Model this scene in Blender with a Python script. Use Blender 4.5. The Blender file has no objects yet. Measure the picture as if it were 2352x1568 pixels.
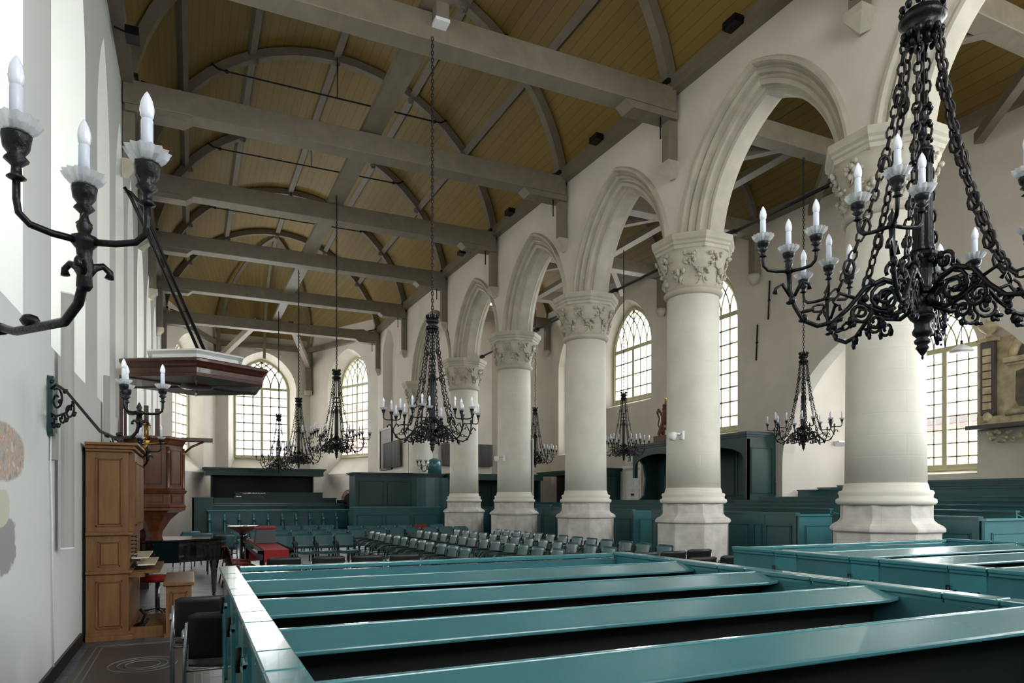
import bpy, math, random
from mathutils import Vector, Matrix
random.seed(7)
PI = math.pi
sc = bpy.context.scene
COL = sc.collection
# ---------------------------------------------------------------- camera, sky, exposure
cd = bpy.data.cameras.new('camera'); cam = bpy.data.objects.new('camera', cd); COL.objects.link(cam)
cam.location = (0, 0, 1.6); cam.rotation_euler = (PI/2, 0, -math.radians(24.839))
cd.sensor_width = 36; cd.lens = 36*1590/2352; cd.shift_y = 364/2352; cd.clip_start = .05; cd.clip_end = 300
sc.camera = cam
w = bpy.data.worlds.new('sky'); sc.world = w; w.use_nodes = True
nt = w.node_tree; bg = nt.nodes['Background']
bg.inputs[0].default_value = (.95, .975, 1.0, 1); bg.inputs[1].default_value = 9.0
sc.view_settings.view_transform = 'Standard'; sc.view_settings.look = 'None'
sc.view_settings.gamma = 1; sc.view_settings.use_curve_mapping = False
sc.view_settings.exposure = 0.64
sc.cycles.max_bounces = 14; sc.cycles.diffuse_bounces = 12; sc.cycles.glossy_bounces = 4
sc.cycles.transparent_max_bounces = 12; sc.cycles.transmission_bounces = 4
sc.cycles.caustics_reflective = False; sc.cycles.caustics_refractive = False
sc.cycles.sample_clamp_indirect = 6

def portal(loc, n, sx, sz):
    """the sky's light comes in through this window"""
    l = bpy.data.lights.new('sky_portal', 'AREA'); l.shape = 'RECTANGLE'; l.size = sx; l.size_y = sz
    l.cycles.is_portal = True
    o = bpy.data.objects.new('sky_portal', l); COL.objects.link(o); o.location = loc
    o.rotation_euler = Vector(n).to_track_quat('-Z', 'Y').to_euler()
    return o

# ---------------------------------------------------------------- materials
def lin(c):
    return tuple(((v/255+.055)/1.055)**2.4 if v > 10 else v/255/12.92 for v in c)+(1,)
def mat(name, rgb, rough=.6, metal=0, noise=0, nscale=4, rgb2=None, bump=0, bscale=30, coat=0, spec=.5):
    m = bpy.data.materials.new(name); m.use_nodes = True
    n = m.node_tree; b = n.nodes['Principled BSDF']
    b.inputs['Base Color'].default_value = lin(rgb); b.inputs['Roughness'].default_value = rough
    b.inputs['Metallic'].default_value = metal; b.inputs['Coat Weight'].default_value = coat
    b.inputs['Specular IOR Level'].default_value = spec
    tc = n.nodes.new('ShaderNodeTexCoord')
    if noise or rgb2:
        nz = n.nodes.new('ShaderNodeTexNoise'); nz.inputs['Scale'].default_value = nscale; nz.inputs['Detail'].default_value = 6
        n.links.new(tc.outputs['Object'], nz.inputs['Vector'])
        r = n.nodes.new('ShaderNodeValToRGB'); r.color_ramp.elements[0].position = .35; r.color_ramp.elements[1].position = .7
        r.color_ramp.elements[0].color = lin(rgb2 or tuple(v*(1-noise) for v in rgb)); r.color_ramp.elements[1].color = lin(rgb)
        n.links.new(nz.outputs['Fac'], r.inputs[0]); n.links.new(r.outputs[0], b.inputs['Base Color'])
    if bump:
        nz = n.nodes.new('ShaderNodeTexNoise'); nz.inputs['Scale'].default_value = bscale; nz.inputs['Detail'].default_value = 5
        n.links.new(tc.outputs['Object'], nz.inputs['Vector'])
        bp = n.nodes.new('ShaderNodeBump'); bp.inputs['Strength'].default_value = bump; bp.inputs['Distance'].default_value = .02
        n.links.new(nz.outputs['Fac'], bp.inputs['Height']); n.links.new(bp.outputs[0], b.inputs['Normal'])
    return m
def wood(name, a, b_, rough=.4, sc3=(1, 1, .15), scale=14, coat=0):
    m = mat(name, a, rough, coat=coat); n = m.node_tree; b = n.nodes['Principled BSDF']
    tc = n.nodes['Texture Coordinate']; mp = n.nodes.new('ShaderNodeMapping'); mp.inputs['Scale'].default_value = sc3
    nz = n.nodes.new('ShaderNodeTexNoise'); nz.inputs['Scale'].default_value = scale; nz.inputs['Detail'].default_value = 8; nz.inputs['Distortion'].default_value = .6
    n.links.new(tc.outputs['Object'], mp.inputs[0]); n.links.new(mp.outputs[0], nz.inputs['Vector'])
    r = n.nodes.new('ShaderNodeValToRGB'); r.color_ramp.elements[0].position = .3; r.color_ramp.elements[1].position = .75
    r.color_ramp.elements[0].color = lin(b_); r.color_ramp.elements[1].color = lin(a)
    n.links.new(nz.outputs['Fac'], r.inputs[0]); n.links.new(r.outputs[0], b.inputs['Base Color'])
    return m
M = {}
M['plaster'] = mat('plaster', (212, 205, 195), .85, noise=.05, nscale=1.2, bump=.12, bscale=6)
M['plasterL'] = mat('plaster_cool', (216, 218, 216), .8, noise=.06, nscale=1.5, bump=.15, bscale=5)
M['stone'] = mat('arch_stone', (190, 184, 168), .8, noise=.1, nscale=3, bump=.25, bscale=12)
M['shaft'] = mat('painted_stone', (222, 218, 206), .7, noise=.05, nscale=2, bump=.15, bscale=8)
M['plinth'] = mat('plinth_stone', (214, 209, 202), .75, noise=.12, nscale=5, bump=.3, bscale=14)
M['beam'] = wood('grey_timber', (126, 118, 102), (112, 104, 89), .6, (1, .3, 1), 5)
M['teal'] = mat('teal_paint', (66, 120, 127), .26, noise=.07, nscale=2.5, bump=.03, bscale=9, coat=.3)
M['tealB'] = mat('teal_rail_paint', (68, 134, 142), .2, noise=.06, nscale=3, coat=.6)
M['tealShade'] = mat('shaded_teal_paint', (42, 90, 95), .3, noise=.08, nscale=2.5, coat=.2)  # the same teal paint, darkened to stand for dimmer light further back
M['tealD'] = mat('dark_green_paint', (20, 62, 62), .38, noise=.12, nscale=2)
M['inner'] = mat('black_green', (5, 12, 14), .6)  # even near-black green for pew insides and recesses
M['iron'] = mat('black_iron', (26, 27, 30), .38, .55, bump=.2, bscale=60)
M['chain'] = mat('dark_chain', (38, 36, 36), .45, .6)
M['candle'] = mat('candle_tube', (205, 212, 226), .35)
M['bulb'] = mat('frosted_bulb', (232, 236, 248), .18, coat=.5)
M['bulbbase'] = mat('bulb_socket', (150, 160, 165), .35)
M['oak'] = wood('oak', (132, 92, 50), (106, 72, 38), .45, (1, 1, .12), 16)
M['mahog'] = wood('mahogany', (112, 68, 40), (78, 42, 24), .32, (1, 1, .2), 12, .3)
M['mahogD'] = wood('dark_mahogany', (86, 46, 30), (58, 30, 20), .35, (1, .2, 1), 9, .3)
M['piano'] = mat('piano_lacquer', (6, 6, 7), .08, coat=1)
M['chairg'] = mat('green_plywood', (46, 94, 100), .38, noise=.1, nscale=6, coat=.15)
M['chairf'] = mat('green_black_tube', (22, 38, 40), .35, .3)
M['chairk'] = mat('black_seat', (26, 27, 28), .45)
M['chrome'] = mat('dull_chrome', (150, 152, 155), .25, .9)
M['red'] = mat('red_cloth', (150, 22, 26), .8, noise=.1, nscale=8)
M['gold'] = mat('gilding', (196, 150, 60), .35, .8)
M['lion'] = wood('carved_brown', (112, 62, 36), (66, 34, 20), .45, (1, 1, 1), 12)
M['winframe'] = mat('window_frame_paint', (188, 184, 150), .5)
M['lead'] = mat('glazing_bar', (150, 150, 138), .5)
M['ivory'] = mat('ivory', (226, 218, 190), .4)
M['grey'] = mat('grey_plastic', (158, 160, 154), .5)
M['white'] = mat('white_plastic', (226, 228, 228), .4)
M['slate'] = mat('dark_slate', (70, 66, 66), .4)
M['marble'] = mat('cream_marble', (206, 194, 160), .5, rgb2=(160, 146, 118), nscale=5, bump=.2, bscale=14)
M['marbleD'] = mat('brown_marble', (96, 84, 70), .35, noise=.3, nscale=6)
M['brass'] = mat('brass', (176, 140, 66), .3, .9)
M['green'] = mat('sign_green', (20, 130, 80), .5)
M['board'] = mat('notice_board', (98, 88, 88), .6)
M['mesh'] = mat('grille_grey', (120, 122, 120), .5, .3)
M['straw'] = mat('chair_straw', (150, 120, 70), .7)

def glass_mat():
    m = bpy.data.materials.new('window_glass'); m.use_nodes = True; n = m.node_tree
    for x in list(n.nodes):
        if x.type != 'OUTPUT_MATERIAL': n.nodes.remove(x)
    o = [x for x in n.nodes][0]
    t = n.nodes.new('ShaderNodeBsdfTransparent'); t.inputs[0].default_value = (.96, .97, .96, 1)
    g = n.nodes.new('ShaderNodeBsdfGlossy'); g.inputs['Roughness'].default_value = .08
    x = n.nodes.new('ShaderNodeMixShader'); x.inputs[0].default_value = .06
    n.links.new(t.outputs[0], x.inputs[1]); n.links.new(g.outputs[0], x.inputs[2]); n.links.new(x.outputs[0], o.inputs[0])
    return m
M['glass'] = glass_mat()
def crystal_mat():
    m = bpy.data.materials.new('crystal_glass'); m.use_nodes = True; n = m.node_tree
    for x in list(n.nodes):
        if x.type != 'OUTPUT_MATERIAL': n.nodes.remove(x)
    o = [x for x in n.nodes][0]
    t = n.nodes.new('ShaderNodeBsdfTransparent'); t.inputs[0].default_value = (.97, .98, 1, 1)
    g = n.nodes.new('ShaderNodeBsdfGlossy'); g.inputs['Roughness'].default_value = .05
    d = n.nodes.new('ShaderNodeBsdfDiffuse'); d.inputs[0].default_value = (.92, .93, .95, 1)
    x = n.nodes.new('ShaderNodeMixShader'); x.inputs[0].default_value = .35
    y = n.nodes.new('ShaderNodeMixShader'); y.inputs[0].default_value = .35
    n.links.new(t.outputs[0], x.inputs[1]); n.links.new(g.outputs[0], x.inputs[2])
    n.links.new(x.outputs[0], y.inputs[1]); n.links.new(d.outputs[0], y.inputs[2]); n.links.new(y.outputs[0], o.inputs[0])
    return m
M['crystal'] = crystal_mat()
def brick_like(name, c1, c2, mort, scale, bw, rh, ms=.02, rough=.5, plane='XY', offs=.5, spec=.5, bump=.3):
    """rows of blocks laid in one plane of the object's own coordinates"""
    m = mat(name, c1, rough, spec=spec); n = m.node_tree; b = n.nodes['Principled BSDF']; tc = n.nodes['Texture Coordinate']
    sx = n.nodes.new('ShaderNodeSeparateXYZ'); cx = n.nodes.new('ShaderNodeCombineXYZ')
    n.links.new(tc.outputs['Object'], sx.inputs[0])
    n.links.new(sx.outputs[plane[0]], cx.inputs[0]); n.links.new(sx.outputs[plane[1]], cx.inputs[1])
    bk = n.nodes.new('ShaderNodeTexBrick'); bk.inputs['Scale'].default_value = scale; bk.inputs['Brick Width'].default_value = bw
    bk.inputs['Row Height'].default_value = rh; bk.inputs['Mortar Size'].default_value = ms; bk.offset = offs
    bk.inputs['Color1'].default_value = lin(c1); bk.inputs['Color2'].default_value = lin(c2); bk.inputs['Mortar'].default_value = lin(mort)
    n.links.new(cx.outputs[0], bk.inputs['Vector'])
    nz = n.nodes.new('ShaderNodeTexNoise'); nz.inputs['Scale'].default_value = 3.5; nz.inputs['Detail'].default_value = 7
    n.links.new(tc.outputs['Object'], nz.inputs['Vector'])
    mx = n.nodes.new('ShaderNodeMixRGB'); mx.blend_type = 'OVERLAY'; mx.inputs[0].default_value = .45
    n.links.new(bk.outputs['Color'], mx.inputs[1]); n.links.new(nz.outputs['Fac'], mx.inputs[2]); n.links.new(mx.outputs[0], b.inputs['Base Color'])
    bp = n.nodes.new('ShaderNodeBump'); bp.inputs['Strength'].default_value = bump; bp.inputs['Distance'].default_value = .01; bp.invert = True
    n.links.new(bk.outputs['Fac'], bp.inputs['Height']); n.links.new(bp.outputs[0], b.inputs['Normal'])
    rr = n.nodes.new('ShaderNodeMapRange'); rr.inputs[3].default_value = max(.05, rough-.14); rr.inputs[4].default_value = rough+.2
    n.links.new(nz.outputs['Fac'], rr.inputs[0]); n.links.new(rr.outputs[0], b.inputs['Roughness'])
    return m
M['floor'] = brick_like('stone_floor', (104, 108, 118), (76, 80, 90), (46, 48, 54), 1, 1.0, .62, .012, .36)
M['bricks'] = brick_like('red_brick', (140, 96, 84), (118, 80, 70), (170, 160, 150), 1, .22, .07, .012, .8, 'YZ')
M['bricksX'] = brick_like('red_brick_x', (140, 96, 84), (118, 80, 70), (170, 160, 150), 1, .22, .07, .012, .8, 'XZ')
def vault_mat(name, xc, zc, r, board=.2):
    m = mat(name, (140, 116, 56), .6); n = m.node_tree; b = n.nodes['Principled BSDF']; tc = n.nodes['Texture Coordinate']
    s = n.nodes.new('ShaderNodeSeparateXYZ'); n.links.new(tc.outputs['Object'], s.inputs[0])
    def mth(op, a, bb=None, v=None):
        q = n.nodes.new('ShaderNodeMath'); q.operation = op; n.links.new(a, q.inputs[0])
        if bb is not None: n.links.new(bb, q.inputs[1])
        elif v is not None: q.inputs[1].default_value = v
        return q.outputs[0]
    dx = mth('SUBTRACT', s.outputs['X'], v=xc); dz = mth('SUBTRACT', s.outputs['Z'], v=zc)
    an = mth('MULTIPLY', mth('ARCTAN2', dz, dx), v=r/board); fr = mth('FRACT', an); seam = mth('LESS_THAN', fr, v=.05)
    fl = mth('FLOOR', an); wn = n.nodes.new('ShaderNodeTexWhiteNoise'); wn.noise_dimensions = '1D'; n.links.new(fl, wn.inputs['W'])
    nz = n.nodes.new('ShaderNodeTexNoise'); nz.inputs['Scale'].default_value = 1.3; nz.inputs['Detail'].default_value = 6
    mp = n.nodes.new('ShaderNodeMapping'); mp.inputs['Scale'].default_value = (1, .25, 1); n.links.new(tc.outputs['Object'], mp.inputs[0]); n.links.new(mp.outputs[0], nz.inputs['Vector'])
    r1 = n.nodes.new('ShaderNodeValToRGB'); r1.color_ramp.elements[0].color = lin((120, 98, 44)); r1.color_ramp.elements[1].color = lin((138, 114, 54))
    ad = mth('MULTIPLY', mth('ADD', nz.outputs['Fac'], wn.outputs['Value']), v=.5); n.links.new(ad, r1.inputs[0])
    mx = n.nodes.new('ShaderNodeMixRGB'); mx.inputs[2].default_value = lin((72, 58, 26))
    n.links.new(mth('MULTIPLY', seam, v=.75), mx.inputs[0]); n.links.new(r1.outputs[0], mx.inputs[1]); n.links.new(mx.outputs[0], b.inputs['Base Color'])
    return m
M['vault'] = vault_mat('vault_boards', 3.39, 8.3, 4.55)
M['vaultA'] = vault_mat('aisle_vault_boards', 11.25, 8.4, 2.6)
def coursed(m, cr, bw, rh, ms, st):
    """stone courses round a column showing through the paint"""
    n = m.node_tree; b = n.nodes['Principled BSDF']; tc = n.nodes['Texture Coordinate']
    s = n.nodes.new('ShaderNodeSeparateXYZ'); n.links.new(tc.outputs['Object'], s.inputs[0])
    a = n.nodes.new('ShaderNodeMath'); a.operation = 'ARCTAN2'; n.links.new(s.outputs['Y'], a.inputs[0]); n.links.new(s.outputs['X'], a.inputs[1])
    q = n.nodes.new('ShaderNodeMath'); q.operation = 'MULTIPLY'; n.links.new(a.outputs[0], q.inputs[0]); q.inputs[1].default_value = cr
    c = n.nodes.new('ShaderNodeCombineXYZ'); n.links.new(q.outputs[0], c.inputs[0]); n.links.new(s.outputs['Z'], c.inputs[1])
    k = n.nodes.new('ShaderNodeTexBrick'); k.inputs['Scale'].default_value = 1; k.inputs['Brick Width'].default_value = bw; k.inputs['Row Height'].default_value = rh
    k.inputs['Mortar Size'].default_value = ms; k.inputs['Mortar Smooth'].default_value = .3; n.links.new(c.outputs[0], k.inputs['Vector'])
    p = n.nodes.new('ShaderNodeBump'); p.invert = True; p.inputs['Strength'].default_value = st; p.inputs['Distance'].default_value = .012
    old = b.inputs['Normal'].links
    if old: n.links.new(old[0].from_socket, p.inputs['Normal'])
    n.links.new(k.outputs['Fac'], p.inputs['Height']); n.links.new(p.outputs[0], b.inputs['Normal'])
coursed(M['shaft'], .47, .62, .27, .006, .35)
coursed(M['plinth'], .62, .8, .42, .008, .5)
# left wall: bare patches where old paint and brick show
def patched():
    m = mat('patched_plaster', (216, 219, 218), .75, bump=.18, bscale=5); n = m.node_tree; b = n.nodes['Principled BSDF']; tc = n.nodes['Texture Coordinate']
    s = n.nodes.new('ShaderNodeSeparateXYZ'); n.links.new(tc.outputs['Object'], s.inputs[0])
    nz = n.nodes.new('ShaderNodeTexNoise'); nz.inputs['Scale'].default_value = 2.2; nz.inputs['Detail'].default_value = 9; nz.inputs['Roughness'].default_value = .65
    n.links.new(tc.outputs['Object'], nz.inputs['Vector'])
    nf = n.nodes.new('ShaderNodeTexNoise'); nf.inputs['Scale'].default_value = 13; nf.inputs['Detail'].default_value = 6
    n.links.new(tc.outputs['Object'], nf.inputs['Vector'])
    def mth(op, a, bb=None, v=None):
        q = n.nodes.new('ShaderNodeMath'); q.operation = op
        if isinstance(a, float): q.inputs[0].default_value = a
        else: n.links.new(a, q.inputs[0])
        if bb is not None: n.links.new(bb, q.inputs[1])
        elif v is not None: q.inputs[1].default_value = v
        return q.outputs[0]
    def blob(y, z, ry, rz, k):
        a = mth('POWER', mth('ABSOLUTE', mth('DIVIDE', mth('SUBTRACT', s.outputs['Y'], v=y), v=ry)), v=2.5)
        c = mth('POWER', mth('ABSOLUTE', mth('DIVIDE', mth('SUBTRACT', s.outputs['Z'], v=z), v=rz)), v=2.5)
        d = mth('ADD', a, c); e = mth('ADD', d, mth('MULTIPLY', mth('SUBTRACT', nz.outputs['Fac'], v=.5), v=k))
        q = n.nodes.new('ShaderNodeMapRange'); n.links.new(e, q.inputs[0]); q.inputs[1].default_value = .8; q.inputs[2].default_value = 1.0
        q.inputs[3].default_value = 1; q.inputs[4].default_value = 0
        return q.outputs[0]
    ra = n.nodes.new('ShaderNodeValToRGB'); e = ra.color_ramp.elements
    e[0].position = .3; e[0].color = lin((138, 132, 126)); e[1].position = .75; e[1].color = lin((206, 204, 194))
    x = e.new(.5); x.color = lin((182, 176, 166)); x = e.new(.6); x.color = lin((186, 140, 118)); x = e.new(.62); x.color = lin((200, 196, 184))
    n.links.new(nf.outputs['Fac'], ra.inputs[0])
    base = n.nodes.new('ShaderNodeRGB'); base.outputs[0].default_value = lin((214, 217, 215))
    cur = base.outputs[0]
    for (y, z, ry, rz, k, col) in ((5.55, 1.92, .62, .2, .8, 'R'), (5.5, 1.29, .42, .2, 4.5, (150, 152, 152)), (5.35, 1.55, .35, .12, 4, (200, 200, 182))):
        mx = n.nodes.new('ShaderNodeMixRGB'); n.links.new(blob(y, z, ry, rz, k), mx.inputs[0]); n.links.new(cur, mx.inputs[1])
        if col == 'R': n.links.new(ra.outputs[0], mx.inputs[2])
        else: mx.inputs[2].default_value = lin(col)
        cur = mx.outputs[0]
    n.links.new(cur, b.inputs['Base Color'])
    return m
M['patched'] = patched()

# ---------------------------------------------------------------- mesh building
class MB:
    def __init__(s): s.v = []; s.f = []; s.sm = []
    def add(s, vs, fs, smooth=False, T=None):
        b = len(s.v)
        s.v += [tuple(T(*p)) if T else tuple(p) for p in vs]
        for q in fs: s.f.append([b+i for i in q]); s.sm.append(smooth)
        return s
    def box(s, x0, x1, y0, y1, z0, z1, T=None):
        x0, x1 = min(x0, x1), max(x0, x1); y0, y1 = min(y0, y1), max(y0, y1); z0, z1 = min(z0, z1), max(z0, z1)
        return s.add([(x0, y0, z0), (x1, y0, z0), (x1, y1, z0), (x0, y1, z0), (x0, y0, z1), (x1, y0, z1), (x1, y1, z1), (x0, y1, z1)],
                     [(0, 3, 2, 1), (4, 5, 6, 7), (0, 1, 5, 4), (1, 2, 6, 5), (2, 3, 7, 6), (3, 0, 4, 7)], False, T)
    def tube(s, pts, r, n=8, cap=True, closed=False, T=None, smooth=True):
        pts = [Vector(p) for p in pts]; k = len(pts)
        rs = r if isinstance(r, (list, tuple)) else [r]*k
        vs = []; up = None
        for i, p in enumerate(pts):
            if closed: d = pts[(i+1) % k]-pts[i-1]
            else: d = pts[min(i+1, k-1)]-pts[max(i-1, 0)]
            if d.length < 1e-9: d = Vector((0, 0, 1))
            d.normalize()
            if up is None:
                up = Vector((0, 0, 1)) if abs(d.z) < .9 else Vector((1, 0, 0))
            a = d.cross(up)
            if a.length < 1e-4: a = d.cross(Vector((0, 1, 0.3)))
            a.normalize(); b2 = a.cross(d); up = b2
            for j in range(n):
                t = 2*PI*j/n+PI/n
                vs.append(p+a*math.cos(t)*rs[i]+b2*math.sin(t)*rs[i])
        fs = []
        for i in range(k if closed else k-1):
            i2 = (i+1) % k
            for j in range(n):
                j2 = (j+1) % n
                fs.append((i*n+j, i*n+j2, i2*n+j2, i2*n+j))
        if cap and not closed:
            fs.append(tuple(range(n))[::-1]); fs.append(tuple((k-1)*n+j for j in range(n)))
        return s.add(vs, fs, smooth, T)
    def lathe(s, prof, n=24, c=(0, 0, 0), T=None, smooth=True, rot=0, flute=0, fn=12, rad=None, sz=1):
        vs = []; k = len(prof)
        for (r, z) in prof:
            for j in range(n):
                t = 2*PI*j/n+rot
                q = r*(1+flute*math.cos(fn*t)) if flute else r
                if rad: q = r*rad(t)
                vs.append((c[0]+q*math.cos(t), c[1]+q*math.sin(t), c[2]+z*sz))
        fs = [(i*n+j, i*n+(j+1) % n, (i+1)*n+(j+1) % n, (i+1)*n+j) for i in range(k-1) for j in range(n)]
        fs.append(tuple(range(n))[::-1]); fs.append(tuple((k-1)*n+j for j in range(n)))
        return s.add(vs, fs, smooth, T)
    def prism(s, poly, z0, z1, T=None, smooth=False):
        n = len(poly)
        vs = [(x, y, z0) for x, y in poly]+[(x, y, z1) for x, y in poly]
        fs = [tuple(range(n))[::-1], tuple(range(n, 2*n))]+[(i, (i+1) % n, n+(i+1) % n, n+i) for i in range(n)]
        return s.add(vs, fs, smooth, T)
    def ball(s, c, r, n=8, m=6, sq=(1, 1, 1), T=None):
        vs = [(c[0], c[1], c[2]-r*sq[2])]
        for i in range(1, m):
            a = -PI/2+PI*i/m
            for j in range(n):
                t = 2*PI*j/n
                vs.append((c[0]+r*sq[0]*math.cos(a)*math.cos(t), c[1]+r*sq[1]*math.cos(a)*math.sin(t), c[2]+r*sq[2]*math.sin(a)))
        vs.append((c[0], c[1], c[2]+r*sq[2]))
        fs = [(0, 1+(j+1) % n, 1+j) for j in range(n)]
        for i in range(m-2):
            for j in range(n):
                a = 1+i*n+j; b = 1+i*n+(j+1) % n
                fs.append((a, b, b+n, a+n))
        e = len(vs)-1; q = 1+(m-2)*n
        fs += [(q+j, q+(j+1) % n, e) for j in range(n)]
        return s.add(vs, fs, True, T)
    def build(s, name, m, parent=None, label=None, cat=None, group=None, kind=None, bevel=0, loc=None):
        me = bpy.data.meshes.new(name); me.from_pydata(s.v, [], s.f)
        for p, q in zip(me.polygons, s.sm): p.use_smooth = q
        me.materials.append(M[m] if isinstance(m, str) else m); me.update()
        o = bpy.data.objects.new(name, me); COL.objects.link(o)
        if loc: o.location = loc
        if parent: o.parent = parent
        if bevel:
            bm = o.modifiers.new('bevel', 'BEVEL'); bm.width = bevel; bm.segments = 2; bm.limit_method = 'ANGLE'
        tag(o, label, cat, group, kind)
        return o
def tag(o, label=None, cat=None, group=None, kind=None):
    for k, v in (('label', label), ('category', cat), ('group', group), ('kind', kind)):
        if v: o[k] = v
    return o
def thing(name, label, cat, loc=(0, 0, 0), rz=0, group=None):
    o = bpy.data.objects.new(name, None); COL.objects.link(o); o.location = loc; o.rotation_euler = (0, 0, rz)
    o.empty_display_size = .1
    return tag(o, label, cat, group)
KIDS = {}
def kids(o):
    if o.name not in KIDS: KIDS[o.name] = [c for c in bpy.data.objects if c.parent == o]
    return KIDS[o.name]
def dup(o, parent=None):
    c = o.copy(); COL.objects.link(c)
    if parent: c.parent = parent
    for k in kids(o): dup(k, c)
    return c
def place(o, loc, rz=0, label=None, group=None, s=1):
    o.location = loc; o.rotation_euler = (0, 0, rz); o.scale = (s, s, s)
    return tag(o, label, None, group)
ORD = ['nearest', 'second', 'third', 'fourth', 'fifth', 'sixth', 'seventh', 'eighth', 'ninth', 'tenth', 'eleventh', 'twelfth', 'thirteenth', 'fourteenth', 'fifteenth']
def fr(O, U, N):
    O = Vector(O); U = Vector(U).normalized(); N = Vector(N).normalized()
    return lambda u, n, z: O+U*u+N*n+Vector((0, 0, z))

KA = 1.13
def arch_centre(w, h, K):
    """centre (right of and below the springing line) and radius of the left flank of a pointed arch"""
    R = K*(h*h+w*w)/(2*w); L = math.hypot(w, h); d = math.sqrt(max(0, R*R-L*L/4))
    return -w/2+h/L*d, h/2-w/L*d, R
def arch_arc(c, zs, cx, cz, R, n):
    a0 = math.asin(max(-1, min(1, -cz/R))); a1 = math.acos(max(-1, min(1, cx/R)))
    L = [(c+cx-R*math.cos(a0+(a1-a0)*i/n), zs+cz+R*math.sin(a0+(a1-a0)*i/n)) for i in range(n+1)]
    return L+[(2*c-x, z) for x, z in L[-2::-1]]
def arch_pts(c, w, zs, h, n=10):
    if h <= w+1e-6: K = 1; h = w
    else: K = KA
    cx, cz, R = arch_centre(w, h, K)
    return arch_arc(c, zs, cx, cz, R, n)
def profile(c, w, zs, h, sill, n=10):
    return [(c-w, sill)]+arch_pts(c, w, zs, h, n)+[(c+w, sill)]
def wall_open(name, T, u0, u1, z0, z1, ops, t, m, kind='structure', n=10, **kw):
    """a wall of real thickness t with splayed arched openings: op = (centre, (half, spring, rise, sill) inside, same outside)"""
    b = MB()
    for side, nn in ((0, 0), (1, t)):
        u = u0
        for op in ops:
            c = op[0]; w_, zs, h, sill = op[1+side]
            P = profile(c, w_, zs, h, sill, n)
            b.add([T(u, nn, z0), T(c-w_, nn, z0), T(c-w_, nn, z1), T(u, nn, z1)], [(0, 1, 2, 3)])
            if sill > z0+1e-3: b.add([T(c-w_, nn, z0), T(c+w_, nn, z0), T(c+w_, nn, sill), T(c-w_, nn, sill)], [(0, 1, 2, 3)])
            A = P[1:-1]
            for p, q in zip(A[:-1], A[1:]):
                if abs(p[0]-q[0]) > 1e-6:
                    b.add([T(p[0], nn, p[1]), T(q[0], nn, q[1]), T(q[0], nn, z1), T(p[0], nn, z1)], [(0, 1, 2, 3)])
            u = c+w_
        b.add([T(u, nn, z0), T(u1, nn, z0), T(u1, nn, z1), T(u, nn, z1)], [(0, 1, 2, 3)])
    for op in ops:
        c = op[0]
        A = profile(c, op[1][0], op[1][1], op[1][2], op[1][3], n); B = profile(c, op[2][0], op[2][1], op[2][2], op[2][3], n)
        for i in range(len(A)-1):
            b.add([T(A[i][0], 0, A[i][1]), T(A[i+1][0], 0, A[i+1][1]), T(B[i+1][0], t, B[i+1][1]), T(B[i][0], t, B[i][1])], [(0, 1, 2, 3)])
        if op[1][3] > z0+1e-3:
            b.add([T(A[0][0], 0, A[0][1]), T(A[-1][0], 0, A[-1][1]), T(B[-1][0], t, B[-1][1]), T(B[0][0], t, B[0][1])], [(0, 1, 2, 3)])
    b.add([T(u0, 0, z1), T(u1, 0, z1), T(u1, t, z1), T(u0, t, z1)], [(0, 1, 2, 3)])
    for u in (u0, u1): b.add([T(u, 0, z0), T(u, t, z0), T(u, t, z1), T(u, 0, z1)], [(0, 1, 2, 3)])
    return b.build(name, m, kind=kind, **kw)
WN = [0]
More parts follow.
